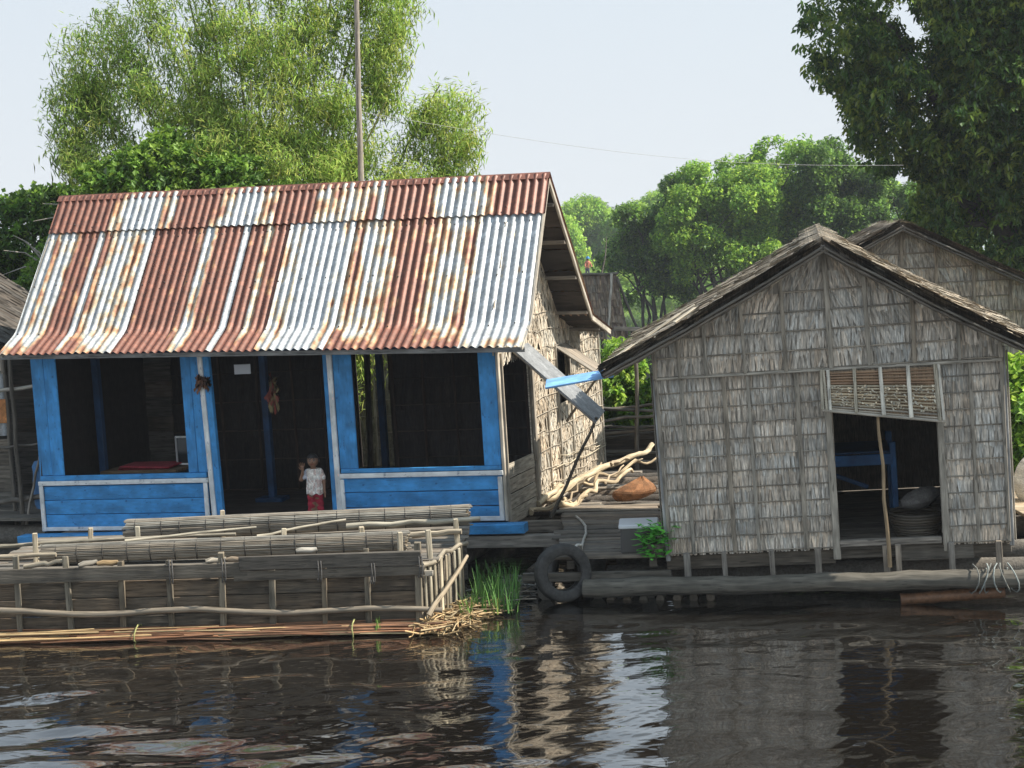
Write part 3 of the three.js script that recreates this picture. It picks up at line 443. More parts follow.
  for (let k = 0; k < 4; k++) part('leaf_tuft', M.leaf, aw, b => { for (let q = 0; q < 70; q++) { const x = lerp(1.86, 3.02, (k + rnd()) / 4), s = rr(0.35, 0.85), a = ln(x, s, 0.016), e = ln(x + rr(-0.03, 0.03), s + rr(0.02, 0.06), 0.018 + rr(0, 0.012)); b.poly([[a[0] - 0.01, a[1], a[2]], [e[0] - 0.006, e[1], e[2]], [e[0] + 0.008, e[1], e[2] + 0.004], [a[0] + 0.01, a[1], a[2]]], null, shade([0.52, 0.46, 0.36], 0.4)); } });
  for (const [x, w, c] of [[1.815, 0.03, 0], [1.85, 0.022, 0], [1.89, 0.032, 1], [2.17, 0.035, 0], [2.45, 0.04, 1], [2.74, 0.042, 1], [3.03, 0.035, 0], [3.07, 0.03, 1]]) part('bar', M.wood, aw, b => { const a = ln(x, -0.03, 0.03), c2 = ln(x, 1.03, 0.03), l = Math.hypot(c2[1] - a[1], c2[2] - a[2]); b.plank(x, (a[1] + c2[1]) / 2, (a[2] + c2[2]) / 2, w, l, 0.016, { rot: [Math.atan2(a[2] - c2[2], a[1] - c2[1]), 0, rr(-0.02, 0.02)], col: c ? [0.66, 0.63, 0.56] : [0.44, 0.40, 0.32], j: 0.004 }); });
  part('bottom_rail', M.wood, aw, b => b.tube([V(...ln(1.8, 1.03, 0.012)), V(...ln(2.45, 1.03, 0.012)), V(...ln(3.09, 1.03, 0.012))], 0.016, { col: C.greyL }));
  part('prop_stick', M.wood, aw, b => b.pole([2.39, 1.55, 0.29], [2.43, -0.2, 0.2], 0.017, 0.024, { wob: 0.014, n: 9, col: [0.36, 0.27, 0.17] }));
  // blue board poking out from under the left eave
  part('eave_board', M.paint, g, b => b.plank(-0.86, 2.1, 0.12, 0.78, 0.025, 0.4, { rot: [0.1, 0.12, 0.085], col: [0.2, 0.42, 0.72] })).userData.label = 'light blue board poking out from under the eave';
  for (const [x, z, l, a] of [[-0.1, -0.6, 0.9, 0.9], [0.35, -0.2, 0.32, 1.0], [0.2, -1.5, 0.4, 0.2], [-0.35, 0.0, 0.3, 1.1]]) part('roof_weight', M.wood, g, b => b.plank(x, 3.43 - (1.92 - x) * 0.497 + 0.06, z, l, 0.02, 0.06, { rot: [0, a * 0.6, 0.46], col: [0.52, 0.47, 0.38] }));
}
rnd = rngOf(303);
hut('palm_leaf_hut', 'taller palm-leaf gable standing behind the hut with the awning', [3.55, 0.7, -24.0], [0, -9, 0.5], {
  cols: [0.0, 0.6, 1.2, 1.8, 2.4, 3.0, 3.6, 4.2, 4.8, 5.3], y0: 0.15, yMid: 2.1, nRow: 7, door: null, gcols: [0.0, 0.55, 1.1, 1.65, 2.2, 2.67, 3.2, 3.75, 4.3, 4.85, 5.3], gRow: 0.235, sp: 0.032,
  apex: [2.67, 3.52], eaveL: [-0.5, 1.98], eaveR: [5.9, 1.95], over: 0.35, top: x => 3.42 - Math.abs(x - 2.67) * 0.49, depth: 4.2, rise: 0.04, col: [0.42, 0.385, 0.33], rcol: [0.33, 0.29, 0.24], bat: [0.30, 0.26, 0.21] });

// ---------- neighbour at the left edge, small shack in the gap ----------
rnd = rngOf(404);
{
  const g = grp('patched_shed', -7.5, 0.5, -22.2, -0.2); put(g, 'patched shed of iron sheets and palm leaf at the left edge, behind the blue house', 'shed');
  const w = grp('front_wall'); g.add(w);
  for (let k = 0; k < 4; k++) part('iron_sheet', M.metal, w, b => { const x0 = -2.4 + k * 0.6, x1 = x0 + 0.62; for (let q = 0; q < 44; q++) { const f = t => [lerp(x0, x1, t), 0.012 * Math.cos(t * 44)]; const a = f(q / 44), c = f((q + 1) / 44); const col = shade([0.4, 0.41, 0.41], 0.2); b.poly([[a[0], 1.05, a[1] + k * 0.004], [c[0], 1.05, c[1] + k * 0.004], [c[0], 2.0, c[1] + k * 0.004], [a[0], 2.0, a[1] + k * 0.004]], null, col); } });
  part('iron_patch', M.metal, w, b => b.plank(-0.25, 1.42, 0.045, 0.5, 0.36, 0.012, { col: [0.5, 0.2, 0.06] }));
  for (let k = 0; k < 5; k++) part('plank', M.wood, w, b => b.plank(-1.2, 0.1 + k * 0.2, -0.02, 2.4, 0.19, 0.025, { col: shade(C.greyD, 0.25) }));
  const gw = grp('gable_wall', -2.5, 0, 0.02); g.add(gw);
  leafWall(gw, { cols: [0, 0.5, 1.0, 1.5, 2.0, 2.5], rows: [2.0, 2.25, 2.5, 2.75, 3.0], top: x => 3.95 - x * 0.62, col: C.leafW, sp: 0.04 }); backing(gw, [[0, 2], [2.5, 2], [2.5, 2.4], [0, 3.9]], null, C.leafW, -0.03);
  const rf = grp('roof'); g.add(rf); thatchSlope(rf, -2.5, 4.1, 0.12, 2.45, 0.35, -2.5, { col: [0.09, 0.08, 0.07], n: 8 });
  for (const [x, z, h] of [[0.05, 0.02, 2.5], [0.3, 0.3, 2.3], [0.5, -0.5, 2.2]]) part('post', M.wood, g, b => b.pole([x, -0.45, z], [x - 0.05, h, z], 0.035, 0.03, { col: C.greyD }));
  for (const [y, r] of [[1.75, 0.03], [0.9, 0.02], [0.1, 0.04]]) part('rail', M.bamboo, g, b => b.pole([-0.1, y, 0.3], [0.62, y + 0.06, 0.2], r, r, { col: y > 1 ? C.greyL : C.greyD }));
  for (let k = 0; k < 11; k++) part('back_board', M.wood, g, b => b.plank(0.2, -0.6 + k * 0.27, -1.6 + (k % 2) * 0.02, 3.4, 0.3, 0.018, { col: shade([0.1, 0.09, 0.08], 0.3) }));
  part('brace', M.bamboo, g, b => b.pole([0.36, -0.3, 0.35], [0.62, 0.9, 0.2], 0.02, 0.02, { col: C.grey }));
  for (let k = 0; k < 7; k++) part('deck_board', M.wood, g, b => b.plank(-0.8, -0.1, 0.5 - k * 0.3, 3.2, 0.05, 0.28, { col: shade(C.greyD, 0.2) }));
  part('float_log', M.bark, g, b => b.pole([-2.4, -0.35, 0.4], [0.8, -0.35, 0.4], 0.15, 0.15, { col: C.greyD, seg: 9 }));
  const j = part('water_drum', M.paint, null, b => { const pts = [], rad = []; for (let q = 0; q <= 10; q++) { pts.push(V(0, q * 0.07, 0)); rad.push(q === 0 || q === 10 ? 0.13 : 0.155 + (q % 3 === 0 ? 0.01 : 0)); } b.tube(pts, rad, { seg: 16, col: [0.08, 0.24, 0.5] }); }); j.position.set(-6.98, 0.47, -22.05); put(j, 'blue plastic drum on the dark deck of the patched shed', 'drum');
}
{
  rnd = rngOf(405); const g = grp('thatched_shack', 2.0, 0.35, -40); put(g, 'small brown thatched shack in the gap between the houses, by the far water', 'shack');
  const rf = grp('roof'); g.add(rf);
  for (let k = 0; k < 8; k++) part('thatch_course', M.leaf, rf, b => { const y = 2.95 - k * 0.2, z = -0.3 + k * 0.13; for (let q = 0; q < 62; q++) { const x = rr(-1.4, 0.88 + k * 0.02), w = rr(0.02, 0.04); b.poly([[x - w, y, z], [x - w + rr(-0.03, 0.03), y - rr(0.2, 0.3), z + 0.15 + rr(0, 0.03)], [x + w, y - 0.24, z + 0.17], [x + w, y, z]], null, shade([0.20, 0.155, 0.115], 0.35)); } });
  part('roof_backing', M.leaf, rf, b => { b.col = [0.14, 0.1, 0.08]; b.poly([[-1.45, 2.98, -0.32], [0.9, 2.98, -0.32], [1.1, 1.35, 0.72], [-1.45, 1.35, 0.72]]); b.poly([[-1.45, 2.97, -0.33], [-1.45, 1.35, -1.4], [1.1, 1.35, -1.4], [0.9, 2.97, -0.33]]); });
  part('ridge_pole', M.wood, rf, b => b.pole([-1.5, 3.0, -0.31], [0.95, 3.0, -0.31], 0.04, 0.04, { col: C.greyD }));
  part('pole', M.wood, g, b => b.pole([0.75, 3.0, -0.1], [0.5, 0.8, 1.0], 0.035, 0.035, { col: C.greyL }));
  part('pole', M.wood, g, b => b.pole([0.9, 2.9, -0.2], [1.7, 0.6, 0.5], 0.04, 0.04, { col: C.greyD }));
  for (let k = 0; k < 4; k++) part('rung', M.wood, g, b => b.plank(1.0 + k * 0.02, 0.6 + k * 0.32, 0.8, 0.7, 0.1, 0.08, { col: shade(C.grey, 0.25), rot: [0, 0, -0.05] }));
  for (const [x, z] of [[-1.3, 0.6], [0.4, 0.7], [1.2, 0.7], [1.2, -1.2], [-1.3, -1.2]]) part('post', M.wood, g, b => b.pole([x, -0.5, z], [x, 1.5, z], 0.04, 0.04, { col: C.greyD }));
  for (let k = 0; k < 5; k++) part('deck_board', M.wood, g, b => b.plank(-0.1, 0.25, 0.7 - k * 0.45, 2.9, 0.06, 0.42, { col: C.greyD }));
  const s = part('bare_stick', M.wood, null, b => { b.tube([V(0, -0.4, 0), V(0.12, 2.2, 0), V(0.2, 2.9, 0), V(0.35, 3.5, 0), V(0.4, 4.05, 0)], [0.035, 0.01], { col: C.grey, seg: 6 }); }); s.position.set(2.35, 0.3, -41.6); put(s, 'bare crooked stick rising behind the small thatched shack', 'stick');
}

// ---------- deck between the houses and what stands on it ----------
rnd = rngOf(505);
{
  const g = grp('plank_deck', 0.6, 0.47, -17.0, -0.06); put(g, 'grey plank deck between the blue house and the hut', 'deck');
  for (let k = 0; k < 25; k++) part('plank', M.wood, g, b => b.plank(0.5 + rr(-0.06, 0.06), rr(-0.012, 0.012), -0.08 - k * 0.145, 1.35 + rr(-0.1, 0.12), 0.035, 0.13, { col: shade([0.2, 0.18, 0.155], 0.3), rot: [rr(-0.02, 0.02), rr(-0.02, 0.02), rr(-0.012, 0.012)], j: 0.006 }));
  for (const x of [0.0, 0.95]) part('joist', M.wood, g, b => b.plank(x, -0.08, -1.9, 0.09, 0.1, 3.7, { col: C.greyD }));
  part('front_beam', M.wood, g, b => b.plank(0.3, -0.2, 0.02, 1.7, 0.1, 0.07, { col: [0.12, 0.11, 0.095] }));
  for (let k = 0; k < 3; k++) part('float_log', M.bark, g, b => b.pole([-0.3 + k * 0.6, -0.38, 0.0], [-0.3 + k * 0.6, -0.4, -3.6], 0.1, 0.1, { col: C.greyD, seg: 9 }));

  // car tyre leaning on the deck edge
  const pr = [[0.205, -0.05], [0.2, -0.068], [0.225, -0.082], [0.27, -0.092], [0.305, -0.085], [0.322, -0.07], [0.33, -0.05], [0.326, -0.046], [0.333, -0.04], [0.335, -0.014], [0.327, -0.01], [0.327, 0.01], [0.335, 0.014], [0.333, 0.04], [0.326, 0.046], [0.33, 0.05], [0.322, 0.07], [0.305, 0.085], [0.27, 0.092], [0.225, 0.082], [0.2, 0.068], [0.205, 0.05], [0.235, 0.06], [0.295, 0.05], [0.305, 0.0], [0.295, -0.05], [0.235, -0.06], [0.205, -0.05]];
  const lg = new THREE.LatheGeometry(pr.map(q => new THREE.Vector2(q[0], q[1])), 64), n = lg.attributes.position.count, c = new Float32Array(n * 3); for (let k = 0; k < n; k++) { const v = 0.03 + 0.025 * noise(k * 0.37, 1, 3); c.set([v * 1.05, v, v * 0.93], k * 3); } lg.setAttribute('color', new THREE.BufferAttribute(c, 3)); lg.rotateX(Math.PI / 2);
  const ty = new THREE.Mesh(lg, M.rubber); ty.name = 'car_tyre'; sticker(ty); ty.position.set(0.505, 0.345, -16.86); ty.rotation.set(-0.12, 0.28, 0); put(ty, 'worn black car tyre hanging at the deck edge between the houses', 'tyre');
  const rp = part('mooring_rope', M.cloth, null, b => { b.tube([V(0.62, 0.6, -16.9), V(0.68, 0.64, -16.96), V(0.73, 0.62, -17.05), V(0.74, 0.53, -17.2), V(0.76, 0.515, -17.5), V(0.8, 0.515, -17.9), V(0.85, 0.515, -18.3), V(0.87, 0.515, -18.8), V(0.83, 0.52, -19.2), V(0.78, 0.52, -19.5)], 0.016, { seg: 6, col: [0.55, 0.53, 0.48] }); }); put(rp, 'pale rope tied to the tyre and lying over the deck', 'rope');
  const bx = grp('lidded_box', 1.42, 0.49, -17.28, -0.1); put(bx, 'grey foam box with a white lid on the deck by the hut', 'box');
  part('box_body', M.plain, bx, b => b.plank(0, 0.15, 0, 0.42, 0.3, 0.4, { col: [0.085, 0.08, 0.075], ch: 0.015 })); part('lid', M.plain, bx, b => b.plank(0, 0.32, 0, 0.46, 0.045, 0.44, { col: [0.6, 0.62, 0.64], ch: 0.012, rot: [0.02, 0, 0.02] }));
  const pl = grp('leafy_pot_plant', 1.58, 0.49, -16.9); put(pl, 'small bright green leafy plant growing beside the lidded box', 'plant');
  part('pot', M.plain, pl, b => b.tube([V(0, 0, 0), V(0, 0.08, 0), V(0, 0.15, 0)], [0.07, 0.1], { seg: 12, col: [0.1, 0.08, 0.07] }));
  part('leaves', M.plain, pl, b => { for (let k = 0; k < 260; k++) { const a = rr(0, 6.28), r = rr(0.0, 0.2), y = rr(0.0, 0.36), x = Math.cos(a) * r, z = Math.sin(a) * r, s = rr(0.04, 0.07), t = rr(-0.5, 0.9), e = rr(0, 6.28), ux = Math.cos(e) * s, uz = Math.sin(e) * s; b.poly([[x, y, z], [x + ux - uz * 0.5, y + s * t * 0.6, z + uz + ux * 0.5], [x + ux * 2, y + s * t, z + uz * 2], [x + ux + uz * 0.5, y + s * t * 0.6, z + uz - ux * 0.5]], null, shade([0.1, 0.42, 0.04], 0.35)); } }).userData.kind = 'stuff';
  // driftwood branches stacked behind the deck
  const BR = [[[0.35, 0.62, -20.4], [2.15, 0.95, -23.2], 0.06, 'long pale driftwood branch, thickest of the pile beside the leaf wall'], [[0.3, 0.58, -20.2], [1.45, 0.7, -22.9], 0.045, 'pale crooked branch lying close along the leaf wall'], [[0.6, 0.56, -20.3], [1.75, 0.68, -22.2], 0.04, 'thin pale branch in the middle of the driftwood pile'], [[0.2, 0.55, -19.7], [1.0, 0.56, -20.9], 0.035, 'short dark branch at the near end of the driftwood pile'], [[0.75, 0.62, -21.2], [2.2, 0.85, -22.6], 0.03, 'thin crooked branch crossing the pile towards the hut'], [[0.4, 0.6, -21.0], [1.0, 0.95, -23.4], 0.03, 'slender branch leaning back against the leaf wall']];
  BR.forEach(([a, c, r, l]) => { const m = part('driftwood_branch', M.wood, null, b => { b.pole(a, c, r, r * 0.6, { wob: 0.085, n: 9, lump: 0.4, col: shade([0.52, 0.43, 0.3], 0.15) }); b.pole([lerp(a[0], c[0], 0.6), lerp(a[1], c[1], 0.6), lerp(a[2], c[2], 0.6)], [lerp(a[0], c[0], 0.6) + 0.3, 0.85, lerp(a[2], c[2], 0.6) - 0.3], r * 0.5, r * 0.3, { wob: 0.03, col: [0.46, 0.38, 0.28] }); }); put(m, l, 'branch', 'driftwood piled behind the deck'); });
  const lp = grp('log_platform', 1.0, 0.36, -22.0, -0.15); put(lp, 'rough platform of small logs behind the deck, under the driftwood', 'platform');
  for (let k = 0; k < 13; k++) part('log', M.bark, lp, b => b.pole([-0.7, rr(0, 0.03), 1.4 - k * 0.27], [1.6, rr(0, 0.05), 1.35 - k * 0.27], rr(0.07, 0.1), 0.07, { wob: 0.03, col: shade([0.11, 0.095, 0.08], 0.4), seg: 8 }));
  const ob = grp('orange_sack', 1.55, 0.5, -20.6, 0.2); ob.scale.setScalar(0.78); put(ob, 'rust-orange cloth sack slumped at the far end of the deck', 'sack');
  part('sack_body', M.cloth, ob, b => { const rows = 9, cols = 14; for (let j = 0; j < rows; j++) for (let i = 0; i < cols; i++) { const f = (u, v) => { const a = u * 6.283, w = 0.015 + 0.34 * Math.pow(Math.sin(Math.PI * (0.2 + v * 0.8)), 1.2); return [Math.cos(a) * w * 1.15 + v * 0.26 + 0.04 * noise(u * 6, v * 4, 2), v * 0.42 + 0.06 * noise(u * 5, v * 3, 7) * (1 - v) + 0.03 * Math.sin(a * 3) * v, Math.sin(a) * w * 0.6]; }; b.poly([f(i / cols, j / rows), f((i + 1) / cols, j / rows), f((i + 1) / cols, (j + 1) / rows), f(i / cols, (j + 1) / rows)], null, shade([0.27, 0.13, 0.06], 0.25)); } });
  // crossed poles and added dark boards closing the back of the gap
  const rk = grp('pole_rack', 1.9, 0.3, -24.6, -0.1); put(rk, 'dark rack of crossed poles behind the driftwood, between the houses', 'rack');
  for (let k = 0; k < 9; k++) part('pole', M.wood, rk, b => b.pole([-0.9 + rr(-0.2, 0.2), 0.15 + k * 0.12, rr(-0.2, 0.2)], [1.2 + rr(-0.2, 0.3), 0.25 + k * 0.12 + rr(-0.25, 0.25), rr(-0.2, 0.2)], 0.03, 0.022, { col: shade(C.greyD, 0.4) }));
  for (let k = 0; k < 6; k++) part('board', M.wood, rk, b => b.plank(0.3, -0.25 + k * 0.17, -0.35 + (k % 2) * 0.02, 3.2, 0.19, 0.018, { col: shade([0.1, 0.088, 0.075], 0.3) }));  // dark boards added in place of the shaded foliage behind the rack
  for (const x of [-0.8, 0.1, 1.0]) part('post', M.wood, rk, b => b.pole([x, -0.6, 0.1], [x + 0.05, 1.9, 0.1], 0.04, 0.035, { col: C.greyD }));
  // sack, basket and plant at the right edge
  const sk = grp('white_sack', 6.66, 0.57, -19.2); sk.scale.set(1, 0.72, 1); put(sk, 'dirty white sack standing at the right edge beside the hut', 'sack');
  part('sack_body', M.cloth, sk, b => { const rows = 12, cols = 16; const f = (u, v) => { const a = u * 6.283, w = 0.22 * Math.pow(Math.sin(Math.PI * Math.min(0.97, 0.16 + v * 0.8)), 0.55) * (1 + 0.12 * (noise(u * 7, v * 5, 4) - 0.5)); return [Math.cos(a) * w, v * 0.8, Math.sin(a) * w * 0.8]; }; for (let j = 0; j < rows; j++) for (let i = 0; i < cols; i++) b.poly([f(i / cols, j / rows), f((i + 1) / cols, j / rows), f((i + 1) / cols, (j + 1) / rows), f(i / cols, (j + 1) / rows)], null, shade([0.6, 0.57, 0.5], 0.05)); });
  const ed = grp('side_deck', 6.5, 0.55, -19.0); put(ed, 'low plank landing at the right edge beyond the hut corner', 'deck'); for (let k = 0; k < 12; k++) part('plank', M.wood, ed, b => b.plank(0.6, 0, 1.2 - k * 0.2, 1.7, 0.05, 0.18, { col: shade([0.38, 0.31, 0.22], 0.25) })); for (const z of [1.1, -0.8]) part('float_log', M.bark, ed, b => b.pole([-0.3, -0.35, z], [1.5, -0.35, z], 0.22, 0.22, { col: C.greyD, seg: 10 }));
}

// ---------- the floating fish pen in front of the blue house ----------
rnd = rngOf(606);
const KO = [-1.023, 0, -15.771], KR = -2.5 * D;
{
  const g = grp('floating_fish_pen', ...KO, KR); put(g, 'weathered floating wooden fish pen moored in front of the blue house', 'fish pen');
  const PX = [-4.95, -4.4, -3.85, -3.26, -2.74, -2.17, -1.63, -1.07, -0.6, -0.05];
  for (let k = 0; k + 1 < PX.length; k++) { const ys = [0.07, 0.24, 0.43, 0.62]; for (let r = 0; r < 3; r++) part('panel_board', M.wood, g, b => b.plank((PX[k] + PX[k + 1]) / 2, (ys[r] + ys[r + 1]) / 2, -0.07 + rr(-0.006, 0.006), PX[k + 1] - PX[k] + 0.02, ys[r + 1] - ys[r] - 0.008, 0.022, { col: shade([0.115, 0.093, 0.07], 0.3), rot: [0, 0, rr(-0.008, 0.008)] })); }
  PX.forEach((x, k) => part('upright', M.wood, g, b => { const h = k % 3 === 2 ? 0.93 : k === 9 ? 0.98 : k === 1 ? 0.95 : 0.86; b.plank(x, h / 2 - 0.02, -0.02, k === 9 ? 0.075 : 0.06, h, 0.05, { rot: [0, 0, rr(-0.02, 0.02)], col: shade([0.2, 0.175, 0.135], 0.25), j: 0.006 }); }));
  part('top_board', M.wood, g, b => b.plank(-3.45, 0.715, 0.028, 3.2, 0.16, 0.035, { col: [0.13, 0.115, 0.095], rot: [0, 0, 0.004], j: 0.008 }));
  part('top_board', M.wood, g, b => b.plank(-0.98, 0.80, 0.045, 1.95, 0.15, 0.035, { col: [0.1, 0.09, 0.078], rot: [0, 0, 0.008], j: 0.008 }));
  part('top_board', M.wood, g, b => b.plank(-1.0, 0.66, 0.03, 2.05, 0.1, 0.03, { col: [0.14, 0.125, 0.105], rot: [0, 0, 0.012], j: 0.008 }));
  part('rail_pole', M.bamboo, g, b => { const pts = []; for (let q = 0; q <= 20; q++) { const x = lerp(-5.1, 0.2, q / 20); pts.push(V(x, lerp(0.33, 0.24, q / 20) + 0.025 * Math.sin(q * 0.8) + rr(-0.006, 0.006), 0.05)); } b.tube(pts, [0.036, 0.03], { seg: 8, col: [0.22, 0.19, 0.15] }); });
  // reed bundles that float the pen
  part('reed_bundle', M.bamboo, g, b => { for (let k = 0; k < 150; k++) { const x0 = rr(-5.4, -0.6), l = rr(0.7, 2.4), y = 0.01 + rr(0, 0.1), z = rr(-0.05, 0.2) * (1.2 - y * 5), dy = rr(-0.03, 0.03); b.tube([V(x0, y, z), V(x0 + l / 2, y + rr(-0.01, 0.02), z + rr(-0.01, 0.01)), V(Math.min(0.2, x0 + l), Math.max(0.005, y + dy), z + rr(-0.02, 0.02))], rr(0.006, 0.013), { seg: 4, cap: false, col: shade(k % 4 ? C.reed : C.straw, 0.4) }); } }).userData.kind = 'stuff';
  for (const x of [-3.08, -0.75]) part('lashing', M.cloth, g, b => { const pts = []; for (let q = 0; q <= 10; q++) { const a = q / 10 * 6.28; pts.push(V(x + rr(-0.01, 0.01), 0.06 + 0.1 * Math.cos(a), 0.07 + 0.16 * Math.sin(a))); } b.tube(pts, 0.009, { seg: 5, col: [0.3, 0.3, 0.12] }); });
  for (const [x, y] of [[-2.72, 0.72], [-2.15, 0.72], [-1.12, 0.7], [-0.55, 0.66], [-0.04, 0.72]]) part('lashing', M.cloth, g, b => { for (let o = 0; o < 2; o++) { const pts = []; for (let q = 0; q <= 8; q++) { const a = q / 8 * 6.28; pts.push(V(x + o * 0.03 + 0.02 * Math.sin(a), y + 0.13 * Math.cos(a), 0.03 + 0.06 * Math.sin(a))); } b.tube(pts, 0.007, { seg: 5, col: [0.1, 0.095, 0.09] }); } });
  // right side: split-bamboo slats and a diagonal branch
  const sx = s => 0.0 + 0.36 * s, sz = s => -s * 0.98;
  for (let k = 0; k < 9; k++) part('slat', M.bamboo, g, b => { const s = 0.06 + k * 0.115; b.plank(sx(s) + rr(-0.01, 0.02), 0.36 + rr(-0.04, 0.04), sz(s), rr(0.03, 0.055), 0.74, 0.022, { rot: [rr(-0.03, 0.03), 1.2, rr(-0.04, 0.04)], col: shade([0.42, 0.37, 0.28], 0.3) }); });
  part('inner_lining', M.wood, g, b => b.poly([[-0.06, 0.02, -0.06], [0.32, 0.02, -1.05], [0.32, 0.68, -1.05], [-0.06, 0.68, -0.06]], null, C.greyD));
  part('side_rail', M.bamboo, g, b => b.pole([0.0, 0.72, 0.02], [0.4, 0.73, -1.08], 0.028, 0.026, { wob: 0.03, col: [0.27, 0.24, 0.19] }));
  part('side_rail', M.wood, g, b => b.plank(0.03, 0.62, -0.03, 0.16, 0.06, 0.05, { col: C.greyL }));
  part('diagonal_branch', M.wood, g, b => b.tube([V(0.06, 0.2, 0.12), V(0.12, 0.3, 0.06), V(0.22, 0.4, -0.15), V(0.34, 0.54, -0.5), V(0.42, 0.64, -0.8)], [0.03, 0.02], { seg: 7, col: [0.36, 0.3, 0.22], lump: 0.3 }));
  // top: cross boards with gaps and the dark inside
  for (let k = 0; k < 15; k++) part('top_slat', M.wood, g, b => { const R = Math.min(0.02 + 0.36 * (0.18 + k * 0.145), 0.36) + rr(-0.04, 0.03); b.plank((R - 4.95) / 2, 0.70 + rr(-0.01, 0.015), -0.18 - k * 0.145, R + 4.95, 0.03, 0.125, { col: shade([0.2, 0.18, 0.155], 0.35), rot: [0, rr(-0.01, 0.01), 0], j: 0.008 }); });
  for (const [x, z] of [[-4.45, -0.75], [-3.9, -1.0], [-3.35, -1.0], [-1.6, -0.62], [-0.72, -0.6], [-0.25, -0.2], [0.05, -0.3], [0.3, -0.95], [-2.6, -1.95]]) part('upright', M.wood, g, b => b.plank(x, 0.86, z, 0.055, 0.36, 0.045, { col: shade([0.42, 0.38, 0.3], 0.2), rot: [0, 0.3, rr(-0.05, 0.05)] }));
  part('back_board', M.wood, g, b => b.plank(-2.35, 0.36, -2.3, 5.3, 0.62, 0.04, { col: C.greyD }));
}
// rolled split-bamboo mats lying on the pen
function matRoll(a, b, r, label, n) {
  const A = V(...a), Bv = V(...b), L = A.distanceTo(Bv); const g = grp('rolled_bamboo_mat', a[0], a[1], a[2]); g.quaternion.setFromUnitVectors(V(1, 0, 0), Bv.clone().sub(A).normalize()); put(g, label, 'mat', 'rolled bamboo mats on the fish pen');
  part('mat_slats', M.bamboo, g, m => { for (let k = 0; k < 34; k++) { const an = k / 34 * 6.283, rk = r * (1 + 0.05 * Math.sin(an * 2 + 1)), o = rr(0, 0.06), pts = []; for (let q = 0; q <= 6; q++) pts.push(V(lerp(-o, L + rr(0, 0.08), q / 6), Math.cos(an) * rk + rr(-0.004, 0.004), Math.sin(an) * rk + rr(-0.004, 0.004))); m.tube(pts, r * 0.098, { seg: 5, col: shade([0.27, 0.25, 0.215], 0.28) }); }
    for (let k = 0; k < 16; k++) { const an = k * 0.9, rk = r * (0.12 + k * 0.05); m.tube([V(0.01, Math.cos(an) * rk, Math.sin(an) * rk), V(L + rr(0, 0.05), Math.cos(an) * rk, Math.sin(an) * rk)], r * 0.11, { seg: 5, col: shade([0.4, 0.35, 0.27], 0.3) }); } });
  for (let k = 0; k < n; k++) part('binding', M.cloth, g, m => { const pts = [], x = (k + 0.4 + rr(-0.1, 0.1)) / n * L; for (let q = 0; q <= 16; q++) { const an = q / 16 * 6.283; pts.push(V(x + 0.02 * Math.sin(an), Math.cos(an) * r * 1.1, Math.sin(an) * r * 1.1)); } m.tube(pts, 0.006, { seg: 4, col: [0.05, 0.045, 0.04] }); });
  return g;
}
